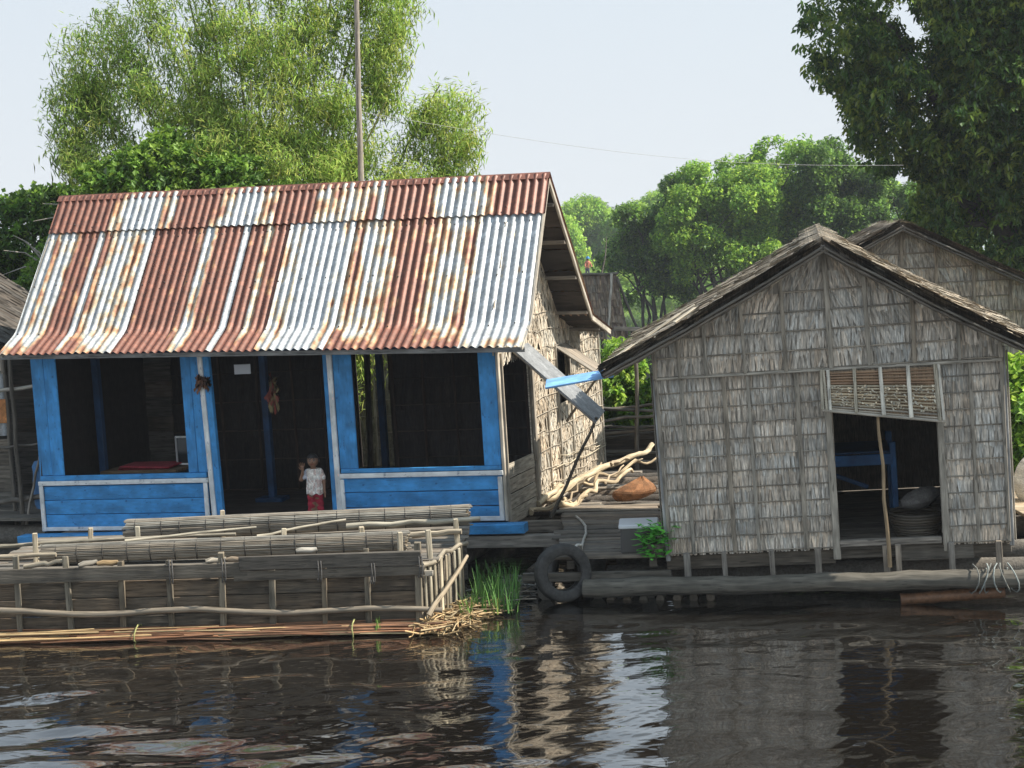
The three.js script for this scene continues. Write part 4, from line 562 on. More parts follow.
{
  rnd = rngOf(707); const kg = new THREE.Object3D(); kg.position.set(...KO); kg.rotation.y = KR; kg.updateMatrixWorld(); const K = q => V(...q).applyMatrix4(kg.matrixWorld).toArray();
  matRoll(K([-3.68, 0.87, -1.75]), K([0.36, 0.95, -1.68]), 0.112, 'thick rolled bamboo mat at the back, touching the blue wall panels', 15);
  matRoll(K([-4.25, 0.84, -0.5]), K([-0.24, 0.88, -0.53]), 0.1, 'slimmer rolled bamboo mat at the front edge of the fish pen', 15);
  const sticks = [[[-1.9, 0.96, -0.62], [-0.95, 1.06, -0.95], 0.018, 'thin pale stick slanting between the two bamboo mats'], [[-3.35, 0.97, -0.5], [-1.95, 1.02, -0.85], 0.016, 'thin stick lying along the top of the front mat'], [[-1.0, 0.92, -1.3], [0.55, 0.98, -1.25], 0.034, 'bamboo pole in front of the back mat, pointing to the tyre'], [[-0.5, 0.86, -0.95], [0.36, 0.9, -0.9], 0.04, 'short grey pole at the right corner of the fish pen'], [[-5.2, 0.9, -0.75], [-2.2, 0.94, -0.9], 0.024, 'long pale pole behind the front mat at the left'], [[-5.2, 0.86, -0.3], [-4.05, 0.88, -0.28], 0.03, 'pale pole end at the left edge of the fish pen'], [[-4.35, 0.78, -0.12], [-3.9, 0.85, -0.06], 0.03, 'bent pale stick on the front board at the left']];
  for (const [a, c, r, l] of sticks) put(part('stick', M.wood, null, b => b.pole(K(a), K(c), r, r * 0.8, { wob: 0.012, col: shade([0.38, 0.34, 0.27], 0.2) })), l, 'stick', 'loose sticks on the fish pen');
  const lumps = [[-3.62, 'grey wood lump'], [-3.4, 'split orange wood offcut'], [-2.22, 'pale wood end tied to the rail'], [-2.0, 'brown wood end tied to the rail'], [-1.25, 'white wood chip']];
  lumps.forEach(([x, l], k) => { const m = part('wood_offcut', M.wood, null, b => b.tube([V(-0.11, 0, 0), V(-0.05, 0.01, 0.01), V(0.05, 0.0, 0), V(0.11, 0.015, 0)], [0.02, 0.034, 0.03, 0.02], { seg: 7, lump: 0.5, col: [[0.2, 0.19, 0.17], [0.34, 0.24, 0.13], [0.36, 0.33, 0.28], [0.28, 0.22, 0.16], [0.42, 0.4, 0.36]][k] })); m.position.set(...K([x, 0.82 + (k === 4 ? 0.07 : 0), -0.02 - 0.06 * (k === 4)])); m.rotation.y = [0.8, 0.1, 0.3, -0.2, 0.1][k]; put(m, l + ' lying on the front board of the fish pen', 'offcut'); });
  // straw heap and grass at the right corner
  const st = part('straw_heap', M.bamboo, null, b => { for (let k = 0; k < 640; k++) { const s = rnd(), x = lerp(0.12, 1.12, s) + rr(-0.24, 0.24), z = lerp(0.15, -2.1, s) + rr(-0.2, 0.2), y = rr(0.005, 0.16) * (1 - Math.abs(s - 0.4) * 0.5), a = rr(0, 3.14), l = rr(0.06, 0.2), p = K([x, y, z]); b.tube([V(p[0] - Math.cos(a) * l, Math.max(0.003, p[1] + rr(-0.03, 0.03)), p[2] - Math.sin(a) * l), V(...p), V(p[0] + Math.cos(a) * l, Math.max(0.003, p[1] + rr(-0.05, 0.06)), p[2] + Math.sin(a) * l)], rr(0.005, 0.011), { seg: 4, cap: false, col: shade(s < 0.45 ? C.straw : [0.2, 0.18, 0.15], 0.4) }); } }); put(st, 'heap of dry straw and twigs floating at the right corner of the pen', 'straw', null, 'stuff');
  const grassAt = (name, label, cx, cz, n, h, sp, col) => { const m = part(name, M.plain, null, b => { for (let k = 0; k < n; k++) { const p = K([cx + rr(-sp, sp), 0.05, cz + rr(-sp, sp) * 2]), hh = h * rr(0.5, 1.1), a = rr(0, 6.28), o = hh * rr(0.1, 0.55), w = rr(0.005, 0.011), q = (t, s) => [p[0] + Math.cos(a) * o * t * t - Math.sin(a) * w * s * (1 - t * 0.9), p[1] + hh * t * (1 - 0.25 * t * (o / hh)), p[2] + Math.sin(a) * o * t * t + Math.cos(a) * w * s * (1 - t * 0.9)], c = shade(col, 0.35); for (let t = 0; t < 3; t++) b.poly([q(t / 3, -1), q(t / 3, 1), q((t + 1) / 3, 1), q((t + 1) / 3, -1)], null, c); } }); put(m, label, 'grass', null, 'stuff'); };
  grassAt('grass_tuft', 'tall green grass growing beside the right end of the pen', 0.72, -1.0, 260, 0.46, 0.26, [0.085, 0.2, 0.04]);
  grassAt('grass_tuft', 'short bright grass tuft on the straw by the pen corner', 0.42, -0.35, 34, 0.3, 0.07, [0.13, 0.24, 0.035]);
  grassAt('grass_tuft', 'small green sprout on the reed bundle at the pen front', -0.5, 0.1, 16, 0.16, 0.04, [0.13, 0.24, 0.035]);
  grassAt('grass_tuft', 'yellow-green sprout in the straw nearest the tyre', 0.72, -0.5, 16, 0.2, 0.05, [0.2, 0.26, 0.05]);
}
// ---------- things in and on the houses ----------
rnd = rngOf(808);
blue.updateMatrixWorld(true); hutA.updateMatrixWorld(true);
const inBlue = (o, x, y, z, ry = 0) => { const p = V(x, y, z).applyMatrix4(blue.matrixWorld); o.position.copy(p); o.quaternion.copy(blue.quaternion).multiply(new THREE.Quaternion().setFromEuler(new THREE.Euler(0, ry, 0))); return o; };
const inHut = (o, x, y, z, ry = 0) => { const p = V(x, y, z).applyMatrix4(hutA.matrixWorld); o.position.copy(p); o.quaternion.copy(hutA.quaternion).multiply(new THREE.Quaternion().setFromEuler(new THREE.Euler(0, ry, 0))); return o; };
{
  const t = grp('low_table'); for (const [x, z] of [[-0.5, -0.25], [0.5, -0.25], [-0.5, 0.25], [0.5, 0.25]]) part('leg', M.wood, t, b => b.plank(x, 0.175, z, 0.06, 0.65, 0.06, { col: C.blueD })); part('table_top', M.wood, t, b => b.plank(0, 0.52, 0, 1.2, 0.04, 0.65, { col: C.brown }));
  put(inBlue(t, -5.55, 0.12, -1.0), 'low table seen through the left window of the blue house', 'table');
  const rc = part('red_cloth', M.cloth, null, b => b.plank(0, 0, 0, 0.8, 0.05, 0.5, { col: [0.35, 0.03, 0.05], ch: 0.02, j: 0.02 })); put(inBlue(rc, -5.5, 0.69, -0.98), 'folded red cloth on the low table inside the left window', 'cloth');
  const mir = grp('framed_mirror'); part('frame', M.paint, mir, b => { for (const s of [-1, 1]) b.plank(s * 0.16, 0.2, 0, 0.025, 0.42, 0.02, { col: [0.4, 0.4, 0.4] }); b.plank(0, 0.4, 0.002, 0.34, 0.025, 0.02, { col: C.white }); b.plank(0, 0.01, 0.002, 0.34, 0.025, 0.02, { col: C.white }); }); part('glass', new THREE.MeshStandardMaterial({ color: 0x303436, roughness: 0.1, metalness: 0.3 }), mir, b => b.plank(0, 0.2, -0.008, 0.3, 0.38, 0.008)); mir.rotation.x = -0.1; put(inBlue(mir, -5.0, 0.67, -1.12), 'small white-framed mirror standing on the low table', 'mirror');
  const dl = (n, label, x, y, z, r, cols, cnt, drop) => { const m = part(n, M.leaf, null, b => { for (let k = 0; k < cnt; k++) { const a = rr(0, 6.28), e = rr(-1.2, 1.2), l = r * rr(0.5, 1.1), c = [Math.cos(a) * Math.cos(e) * l, Math.sin(e) * l - rnd() * drop, Math.sin(a) * Math.cos(e) * l * 0.5], s = 0.02; b.poly([[0, -rnd() * drop * 0.7, 0], [c[0] - s, c[1], c[2]], [c[0], c[1] - s * 2, c[2] + 0.01], [c[0] + s, c[1], c[2]]], null, shade(cols[k % cols.length], 0.3)); } }); put(inBlue(m, x, y, z), label, 'garland'); };
  dl('dried_garland', 'dried brown garland hanging on the white door trim of the blue house', -4.05, 2.0, 0.05, 0.13, [[0.12, 0.06, 0.045], [0.2, 0.1, 0.06]], 60, 0.12);
  dl('dried_garland', 'hanging red and dry flower garland inside the blue house doorway', -3.3, 1.9, -0.5, 0.12, [[0.2, 0.05, 0.04], [0.2, 0.16, 0.08]], 60, 0.4);
  const sg = part('paper_card', M.plain, null, b => b.plank(0, 0, 0, 0.24, 0.13, 0.006, { col: [0.5, 0.52, 0.55], ch: 0.001 })); put(inBlue(sg, -3.56, 2.06, -0.16), 'small pale card hanging at the top of the blue house doorway', 'card');
  const pk = part('hanging_shirt', M.cloth, null, b => { const f = (u, v) => [u * 0.3 - 0.15 + 0.02 * Math.sin(v * 6), -v * 0.5, 0.03 * Math.sin(u * 18)]; for (let i = 0; i < 12; i++) for (let j = 0; j < 6; j++) b.poly([f(i / 12, j / 6), f((i + 1) / 12, j / 6), f((i + 1) / 12, (j + 1) / 6), f(i / 12, (j + 1) / 6)], null, [0.5, 0.12, 0.14]); }); put(inBlue(pk, -2.42, 1.6, -5.0), 'pink shirt hanging by the rear doorway, seen through the right window', 'shirt');
  // blue bed frame and basket inside the hut
  const bd = grp('bed_frame'); for (const x of [-0.55, 0.55]) for (const z of [0, -0.8]) part('leg', M.paint, bd, b => b.plank(x, 0.48, z, 0.075, 0.96, 0.07, { col: [0.03, 0.13, 0.32] })); for (const z of [0, -0.8]) part('rail', M.paint, bd, b => b.plank(0, 0.76, z + 0.02, 1.1, 0.13, 0.04, { col: [0.03, 0.13, 0.32] })); part('bed_board', M.paint, bd, b => b.plank(0, 0.84, -0.4, 1.05, 0.03, 0.75, { col: C.blueD })); part('brace', M.paint, bd, b => b.plank(-0.1, 0.58, 0.03, 0.75, 0.05, 0.025, { col: C.blueD, rot: [0, 0, -0.4] }));
  put(inHut(bd, 2.05, 0.0, -1.2), 'blue-painted bed frame inside the hut doorway', 'bed');
  const bs = part('woven_basket', M.bamboo, null, b => { for (let k = 0; k < 9; k++) { const y = k * 0.032, r = 0.22 + 0.07 * Math.sin(k / 8 * 1.6), pts = []; for (let q = 0; q <= 22; q++) { const a = q / 22 * 6.283; pts.push(V(Math.cos(a) * r, y + 0.006 * Math.sin(a * 11), Math.sin(a) * r)); } b.tube(pts, 0.017, { seg: 5, cap: false, col: shade([0.1, 0.085, 0.065], 0.2) }); } b.tube([V(0, -0.01, 0), V(0, 0.2, 0)], [0.2, 0.24], { seg: 14, col: [0.12, 0.1, 0.08] }); }); put(inHut(bs, 2.78, 0.02, -0.42), 'round woven basket on the floor inside the hut doorway', 'basket');
  const bu = part('cloth_bundle', M.cloth, null, b => { const f = (u, v) => { const a = u * 6.283, w = 0.16 * Math.sin(Math.PI * (0.1 + v * 0.85)) * (1 + 0.3 * (noise(u * 6, v * 5, 3) - 0.5)); return [v * 0.5 - 0.25, 0.12 + Math.cos(a) * w * 0.7 + v * 0.1, Math.sin(a) * w]; }; for (let i = 0; i < 14; i++) for (let j = 0; j < 9; j++) b.poly([f(i / 14, j / 9), f((i + 1) / 14, j / 9), f((i + 1) / 14, (j + 1) / 9), f(i / 14, (j + 1) / 9)], null, [0.14, 0.13, 0.12]); }); put(inHut(bu, 2.85, 0.24, -0.55, 0.3), 'grey cloth bundle heaped in the basket inside the hut', 'bundle');
}

// ---------- people ----------
function nets(sdf, lo, hi, cell, colour) { // naive surface nets
  const n = [0, 1, 2].map(k => Math.ceil((hi[k] - lo[k]) / cell) + 1), f = new Float32Array(n[0] * n[1] * n[2]), at = (i, j, k) => (k * n[1] + j) * n[0] + i;
  for (let k = 0; k < n[2]; k++) for (let j = 0; j < n[1]; j++) for (let i = 0; i < n[0]; i++) f[at(i, j, k)] = sdf(lo[0] + i * cell, lo[1] + j * cell, lo[2] + k * cell);
  const p = [], id = new Int32Array(f.length).fill(-1), idx = [];
  for (let k = 0; k + 1 < n[2]; k++) for (let j = 0; j + 1 < n[1]; j++) for (let i = 0; i + 1 < n[0]; i++) {
    let sx = 0, sy = 0, sz = 0, c = 0; const v = (a, b, d) => f[at(i + a, j + b, k + d)];
    const ed = (a, b) => { const u = v(...a), w = v(...b); if ((u < 0) !== (w < 0)) { const t = u / (u - w); sx += lerp(a[0], b[0], t); sy += lerp(a[1], b[1], t); sz += lerp(a[2], b[2], t); c++; } };
    for (const a of [0, 1]) for (const b of [0, 1]) { ed([0, a, b], [1, a, b]); ed([a, 0, b], [a, 1, b]); ed([a, b, 0], [a, b, 1]); }
    if (c) { id[at(i, j, k)] = p.length / 3; p.push(lo[0] + (i + sx / c) * cell, lo[1] + (j + sy / c) * cell, lo[2] + (k + sz / c) * cell); }
  }
  const q = (a, b, c, d, s) => { if (a < 0 || b < 0 || c < 0 || d < 0) return; s ? idx.push(a, b, c, a, c, d) : idx.push(a, c, b, a, d, c); };
  for (let k = 1; k + 1 < n[2]; k++) for (let j = 1; j + 1 < n[1]; j++) for (let i = 1; i + 1 < n[0]; i++) {
    const o = f[at(i, j, k)] < 0;
    if (o !== (f[at(i + 1, j, k)] < 0)) q(id[at(i, j - 1, k - 1)], id[at(i, j, k - 1)], id[at(i, j, k)], id[at(i, j - 1, k)], o);
    if (o !== (f[at(i, j + 1, k)] < 0)) q(id[at(i - 1, j, k - 1)], id[at(i - 1, j, k)], id[at(i, j, k)], id[at(i, j, k - 1)], o);
    if (o !== (f[at(i, j, k + 1)] < 0)) q(id[at(i - 1, j - 1, k)], id[at(i, j - 1, k)], id[at(i, j, k)], id[at(i - 1, j, k)], o);
  }
  const g = new THREE.BufferGeometry(); g.setAttribute('position', new THREE.Float32BufferAttribute(p, 3)); const c = [], uv = []; for (let k = 0; k < p.length; k += 3) { c.push(...colour(p[k], p[k + 1], p[k + 2])); uv.push(p[k], p[k + 1]); } g.setAttribute('color', new THREE.Float32BufferAttribute(c, 3)); g.setAttribute('uv', new THREE.Float32BufferAttribute(uv, 2)); g.setIndex(idx); g.computeVertexNormals(); return g;
}
const cap = (x, y, z, a, b, ra, rb) => { const bx = b[0] - a[0], by = b[1] - a[1], bz = b[2] - a[2], px = x - a[0], py = y - a[1], pz = z - a[2], t = clamp((px * bx + py * by + pz * bz) / (bx * bx + by * by + bz * bz)); return Math.hypot(px - bx * t, py - by * t, pz - bz * t) - lerp(ra, rb, t); };
const smin = (a, b, k) => { const h = Math.max(k - Math.abs(a - b), 0) / k; return Math.min(a, b) - h * h * k * 0.25; };
const bones = (L, k) => (x, y, z) => { let d = 9; for (const [a, b, ra, rb] of L) d = smin(d, cap(x, y, z, a, b, ra, rb), k); return d; };
{
  const sk = [0.23, 0.12, 0.07], SK = () => sk;
  const armR = [[-0.085, 0.705, 0], [-0.165, 0.625, 0.03], [-0.128, 0.745, 0.075]], armL = [[0.085, 0.705, 0], [0.125, 0.585, -0.005], [0.13, 0.475, 0.03]];
  const body = [[[0, 0.42, 0], [0, 0.55, 0], 0.075, 0.072], [[0, 0.55, 0], [0, 0.68, 0], 0.072, 0.075], [[-0.07, 0.705, 0], [0.07, 0.705, 0], 0.036, 0.036], [[0, 0.7, 0], [0, 0.79, 0.005], 0.032, 0.03],
    [armR[0], armR[1], 0.031, 0.024], [armR[1], armR[2], 0.024, 0.017], [armL[0], armL[1], 0.031, 0.024], [armL[1], armL[2], 0.024, 0.017],
    [[-0.045, 0.41, 0], [-0.052, 0.22, 0.012], 0.055, 0.04], [[-0.052, 0.22, 0.012], [-0.052, 0.04, -0.005], 0.038, 0.024], [[-0.052, 0.022, -0.012], [-0.056, 0.016, 0.075], 0.022, 0.016],
    [[0.045, 0.41, 0], [0.052, 0.22, 0.012], 0.055, 0.04], [[0.052, 0.22, 0.012], [0.055, 0.04, -0.005], 0.038, 0.024], [[0.055, 0.022, -0.012], [0.062, 0.016, 0.075], 0.022, 0.016]];
  const bodyG = nets(bones(body, 0.03), [-0.24, -0.02, -0.14], [0.24, 0.83, 0.14], 0.011, SK);
  const hc = [0, 0.862, 0.01];
  const headF = (x, y, z) => { const dx = (x - hc[0]) / 0.07, dy = (y - hc[1]) / 0.088, dz = (z - hc[2]) / 0.08; let d = (Math.hypot(dx, dy, dz) - 1) * 0.073; d = smin(d, cap(x, y, z, [0, 0.815, 0.045], [0, 0.80, 0.05], 0.026, 0.02), 0.03); d = smin(d, cap(x, y, z, [0, 0.862, 0.085], [0, 0.845, 0.096], 0.006, 0.011), 0.012); for (const s of [-1, 1]) { d = smin(d, cap(x, y, z, [s * 0.07, 0.866, 0], [s * 0.073, 0.845, 0.0], 0.013, 0.009), 0.01); d = Math.max(d, -(Math.hypot(x - s * 0.027, y - 0.868, z - 0.095) - 0.013)); d = smin(d, cap(x, y, z, [s * 0.03, 0.838, 0.062], [s * 0.03, 0.83, 0.06], 0.02, 0.018), 0.02); } return d; };
  const headC = (x, y, z) => { if (z > 0.06) { for (const s of [-1, 1]) { const e = Math.hypot((x - s * 0.027) / 1.4, y - 0.868); if (e < 0.006) return [0.02, 0.015, 0.012]; if (e < 0.0095) return [0.16, 0.13, 0.11]; if (Math.abs(y - 0.886) < 0.004 && Math.abs(x - s * 0.028) < 0.017) return [0.04, 0.025, 0.02]; } if (Math.abs(y - 0.819) < 0.0055 && Math.abs(x) < 0.02) return [0.22, 0.06, 0.05]; } return sk; };
  const headG = nets(headF, [-0.1, 0.755, -0.09], [0.1, 0.965, 0.125], 0.0045, headC);
  const fing = (w, up, side, s) => { const L = [[w, w.map((v, i) => v + up[i] * 0.045), 0.016, 0.02]]; const kn = w.map((v, i) => v + up[i] * 0.05); [[-0.021, 0.046, 0.28], [-0.0075, 0.055, 0.08], [0.0075, 0.052, -0.12], [0.02, 0.04, -0.36]].forEach(([o, l, a]) => { const b = kn.map((v, i) => v + side[i] * o * s), m = b.map((v, i) => v + up[i] * l * 0.55 - side[i] * a * l * s * 0.6), e = m.map((v, i) => v + up[i] * l * 0.5 - side[i] * a * l * s * 0.4 + (i === 2 ? 0.008 : 0)); L.push([b, m, 0.0066, 0.006], [m, e, 0.006, 0.005]); }); const tb = w.map((v, i) => v + up[i] * 0.015 - side[i] * 0.014 * s), tm = tb.map((v, i) => v + up[i] * 0.016 - side[i] * 0.022 * s), te = tm.map((v, i) => v + up[i] * 0.02 - side[i] * 0.008 * s); L.push([tb, tm, 0.009, 0.0075], [tm, te, 0.0072, 0.006]); return L; };
  const hR = nets(bones(fing(armR[2], [-0.05, 0.99, 0.1], [1, 0.05, 0], 1), 0.0035), [-0.2, 0.715, 0.03], [-0.05, 0.89, 0.13], 0.0028, SK);
  const hL = nets(bones(fing(armL[2], [0.05, -0.97, 0.15], [0.35, 0.05, 0.93], -1), 0.006), [0.06, 0.35, -0.05], [0.21, 0.51, 0.12], 0.0036, SK);
  const ch = grp('person'); const m = new THREE.Mesh(mergeGeometries([bodyG, headG, hR, hL]), M.skin); m.name = 'body'; ch.add(m);
  const hair = new THREE.Mesh(nets((x, y, z) => { const d = headF(x, y, z) - 0.009; return Math.max(d, 0.895 + (z < 0.02 ? -0.055 - 0.9 * Math.min(0.06, 0.02 - z) : (z - 0.02) * 0.05) - y + 0.006 * Math.sin(x * 190)); }, [-0.11, 0.77, -0.1], [0.11, 0.98, 0.13], 0.0055, () => [0.012, 0.01, 0.009]), std({ roughness: 0.55 })); hair.name = 'hair'; ch.add(hair);
  const shirt = new THREE.Mesh(nets((x, y, z) => { const fold = 0.006 * Math.sin(Math.atan2(z, x) * 9 + y * 8) * sstep(0.72, 0.5, y); const flare = lerp(0.1, 0.088, sstep(0.42, 0.72, y)); let d = (Math.hypot(x / 1.08, z / 1.0) - flare + fold) * 0.85; d = smin(d, cap(x, y, z, [-0.075, 0.708, 0], [0.075, 0.708, 0], 0.044, 0.044), 0.02); d = Math.max(d, y - 0.755, 0.42 + 0.012 * Math.sin(x * 60) - y); for (const a of [armR, armL]) { const e = a[0].map((v, i) => lerp(v, a[1][i], 0.62)); d = smin(d, cap(x, y, z, a[0], e, 0.042, 0.043), 0.012); } return Math.max(d, -(Math.hypot(x, y - 0.79, z - 0.012) - 0.058)); }, [-0.22, 0.38, -0.14], [0.22, 0.79, 0.15], 0.0075, (x, y, z) => { if (x < -0.085 && y > 0.6) return [0.42, 0.44, 0.5]; const n = noise(x * 60, y * 30, 3); return n > 0.62 ? [0.66, 0.5, 0.44] : n < 0.2 ? [0.6, 0.54, 0.47] : [0.82, 0.76, 0.69]; }), M.cloth); shirt.name = 'shirt'; ch.add(shirt);
  const tr = new THREE.Mesh(nets((x, y, z) => { let d = 9; for (const s of [-1, 1]) { d = smin(d, cap(x, y, z, [s * 0.045, 0.42, 0], [s * 0.06, 0.22, 0.012], 0.058, 0.046), 0.02); d = smin(d, cap(x, y, z, [s * 0.06, 0.22, 0.012], [s * 0.06, 0.06, 0], 0.046, 0.042), 0.012); } d = smin(d, cap(x, y, z, [0, 0.42, 0], [0, 0.46, 0], 0.08, 0.078), 0.02); d += 0.004 * Math.sin(y * 70 + x * 30); return Math.max(d, y - 0.48, 0.05 - y); }, [-0.16, 0.03, -0.12], [0.16, 0.5, 0.13], 0.009, () => [0.36, 0.02, 0.04]), M.cloth); tr.name = 'trousers'; ch.add(tr);
  sticker(ch); inBlue(ch, -2.58, -0.03, -0.02, 0.25); put(ch, 'person in a pale shirt and red trousers waving from the blue house doorway', 'person');

  const fp = grp('person', 6.75, 1.62, -128, 0.3); const L2 = [[[0, 0.8, 0], [0, 1.35, 0.1], 0.17, 0.19], [[0, 1.4, 0.1], [0, 1.52, 0.12], 0.06, 0.06], [[-0.2, 1.35, 0.1], [-0.3, 1.0, 0.3], 0.065, 0.05], [[-0.3, 1.0, 0.3], [-0.1, 0.9, 0.5], 0.05, 0.04], [[0.2, 1.35, 0.1], [0.3, 1.0, 0.3], 0.065, 0.05], [[0.3, 1.0, 0.3], [0.1, 0.9, 0.5], 0.05, 0.04], [[-0.1, 0.8, 0], [-0.12, 0.4, 0.05], 0.1, 0.07], [[-0.12, 0.4, 0.05], [-0.12, 0.0, 0], 0.07, 0.05], [[0.1, 0.8, 0], [0.12, 0.4, 0.05], 0.1, 0.07], [[0.12, 0.4, 0.05], [0.12, 0.0, 0], 0.07, 0.05], [[0, 1.6, 0.14], [0, 1.68, 0.14], 0.1, 0.1]];
  const fb = new THREE.Mesh(nets(bones(L2, 0.05), [-0.45, -0.1, -0.3], [0.45, 1.9, 0.7], 0.035, (x, y, z) => y > 1.5 || z > 0.4 ? sk : y > 0.85 ? [0.55, 0.2, 0.12] : [0.08, 0.08, 0.12]), M.cloth); fb.name = 'body'; fp.add(fb);
  const fh = part('hat', M.cloth, fp, b => b.tube([V(0, 1.66, 0.14), V(0, 1.7, 0.14), V(0, 1.76, 0.14), V(0, 1.86, 0.14)], [0.27, 0.17, 0.15, 0.06], { seg: 12, col: [0.12, 0.4, 0.75] })); sticker(fp); put(fp, 'tiny far person in an orange top and blue hat among the green plants', 'person');
}

// ---------- pole and wire ----------
put(part('tall_pole', M.wood, null, b => b.tube([V(-2.42, -0.3, -25), V(-2.4, 4, -25), V(-2.37, 5.6, -25), V(-2.36, 6.6, -25), V(-2.33, 7.9, -25), V(-2.30, 9.6, -25)], [0.055, 0.038], { seg: 8, col: [0.33, 0.3, 0.26] })), 'tall thin wooden pole rising behind the ridge of the rusty roof', 'pole');
put(part('overhead_wire', M.rubber, null, b => { const pts = []; for (let q = 0; q <= 24; q++) { const t = q / 24; pts.push(V(lerp(-2.36, 9.5, t), lerp(6.4, 5.75, t) - 0.3 * Math.sin(Math.PI * t), lerp(-25, -36, t))); } b.tube(pts, 0.0035, { seg: 4, col: [0.4, 0.4, 0.4] }); }), 'thin overhead wire crossing the sky from the tall pole to the right', 'wire');
{ const b1 = part('floating_plank', M.wood, null, b => b.plank(0, 0.12, 0, 4.2, 0.22, 0.5, { col: C.greyL, rot: [0, 0, 0.01] })); b1.position.set(12.3, 0, -92); put(b1, 'long grey plank floating on the far water behind the hut roof', 'plank'); }

// ---------- trees, bamboo, shrubs ----------
function clump(n, len, wid, spread, droop, seed) {
  rnd = rngOf(seed); const b = new MB();
  for (let k = 0; k < n; k++) {
    const a = rr(0, 6.28), e = rr(-0.9, 1.1) - droop, o = V(rr(-1, 1), rr(-1, 1), rr(-1, 1)).multiplyScalar(spread), dir = V(Math.cos(a) * Math.cos(e), Math.sin(e), Math.sin(a) * Math.cos(e)), s = dir.clone().cross(V(rr(-0.3, 0.3), 1, rr(-0.3, 0.3))).normalize(), l = len * rr(0.7, 1.2), w = wid * rr(0.75, 1.15), up = s.clone().cross(dir);
    const P0 = o, P1 = o.clone().addScaledVector(dir, l * 0.45).addScaledVector(s, w), P2 = o.clone().addScaledVector(dir, l).addScaledVector(up, -l * 0.15), P3 = o.clone().addScaledVector(dir, l * 0.45).addScaledVector(s, -w), m = o.clone().addScaledVector(dir, l * 0.5).addScaledVector(up, -w * 0.35), A = q => [q.x, q.y, q.z], g = 1 + rr(-0.18, 0.18), c = [g, g, g];
    b.poly([A(P0), A(m), A(P2), A(P1)], null, c); b.poly([A(P0), A(P3), A(P2), A(m)], null, c);
  }
  return b.geo();
}
const leafMat = new THREE.MeshPhysicalMaterial({ vertexColors: true, color: 0xffffff, roughness: 0.97, transmission: 0.5, thickness: 0, specularIntensity: 0.25 });
function crown(parent, geo, pts, cols, s0, s1, name = 'crown') {
  const im = new THREE.InstancedMesh(geo, leafMat, pts.length), o = new THREE.Object3D(), c = new THREE.Color();
  pts.forEach((p, k) => { o.position.copy(p); o.rotation.set(rr(-0.5, 0.5), rr(0, 6.28), rr(-0.5, 0.5)); o.scale.setScalar(rr(s0, s1)); o.updateMatrix(); im.setMatrixAt(k, o.matrix); const q = shade(cols[Math.floor(rnd() * cols.length)], 0.22); im.setColorAt(k, c.setRGB(q[0], q[1], q[2])); });
  im.name = name; im.userData.kind = 'stuff'; im.castShadow = im.receiveShadow = true; parent.add(im); return im;
}
function broadTree(name, label, cat, group, base, blobs, n, geo, cols, sc, { trunks = 1, tr = 0.16, shell = 0.55, twig = 1, seed = 1, barkCol = [0.13, 0.11, 0.09], gap = 0.42, gs = 0.9 } = {}) {
  rnd = rngOf(seed); const g = grp(name, ...base); const tot = blobs.reduce((s, b) => s + b[3] * b[4] * b[5], 0), pts = [];
  for (const [x, y, z, rx, ry, rz] of blobs) { const m = Math.round(n * rx * ry * rz / tot); let guard = 0; for (let k = 0; k < m && guard < m * 6; guard++) { const d = V(rr(-1, 1), rr(-1, 1), rr(-1, 1)); const l = d.length(); if (l > 1 || l < 0.05) continue; d.multiplyScalar(Math.pow(l, shell) / l * (0.88 + 0.3 * noise(d.x * 3 / l + 5, d.y * 3 / l + x, seed))); const q = V(x + d.x * rx, y + d.y * ry, z + d.z * rz); if (noise(q.x * gs + 30, q.y * gs * 1.2 + q.z * gs * 0.7, seed + 3) < gap * noise(q.x * 0.4 + 9, q.z * 0.4 + q.y * 0.3, seed + 5) * 1.6) { k += 0.35; continue; } pts.push(q); k++; } }
  for (let t = 0; t < trunks; t++) part('trunk', M.bark, g, b => {
    const bx = trunks > 1 ? rr(-1, 1) * tr * 9 : 0, bz = trunks > 1 ? rr(-1, 1) * tr * 6 : 0, mine = blobs.filter((_, k) => k % trunks === t), tgt = mine.length ? mine : [blobs[t % blobs.length]], c0 = tgt[0];
    const fork = V(lerp(bx, c0[0], 0.45), c0[1] * 0.5, lerp(bz, c0[2], 0.45));
    b.tube([V(bx, -0.4, bz), V(lerp(bx, fork.x, 0.4) + rr(-0.1, 0.1), fork.y * 0.5, lerp(bz, fork.z, 0.4)), fork], [tr, tr * 0.7], { seg: 8, col: barkCol, lump: 0.2 });
    for (const bl of tgt) { const e = V(bl[0], bl[1], bl[2]), md = fork.clone().lerp(e, 0.5).add(V(rr(-0.3, 0.3), rr(0, 0.4), rr(-0.3, 0.3))); b.tube([fork, md, e], [tr * 0.65, tr * 0.2], { seg: 6, col: barkCol }); for (let q = 0; q < 5 * twig; q++) { const d = V(rr(-1, 1), rr(-0.6, 1), rr(-1, 1)).normalize(), f = md.clone().lerp(e, rnd()); b.tube([f, f.clone().add(V(d.x * bl[3] * 0.45, d.y * bl[4] * 0.45 + 0.1, d.z * bl[5] * 0.45)), f.clone().add(V(d.x * bl[3] * 0.85, d.y * bl[4] * 0.85, d.z * bl[5] * 0.85))], [tr * 0.22, tr * 0.06], { seg: 4, cap: false, col: barkCol }); } }
  });
  crown(g, geo, pts, cols, sc[0], sc[1]); put(g, label, cat, group); return g;
}
const bigLeaf = clump(9, 0.2, 0.05, 0.16, 0.3, 11), medLeaf = clump(9, 0.17, 0.06, 0.15, 0.2, 12), farLeaf = clump(9, 0.3, 0.1, 0.32, 0.25, 13), bamLeaf = clump(9, 0.16, 0.013, 0.22, 0.2, 14);

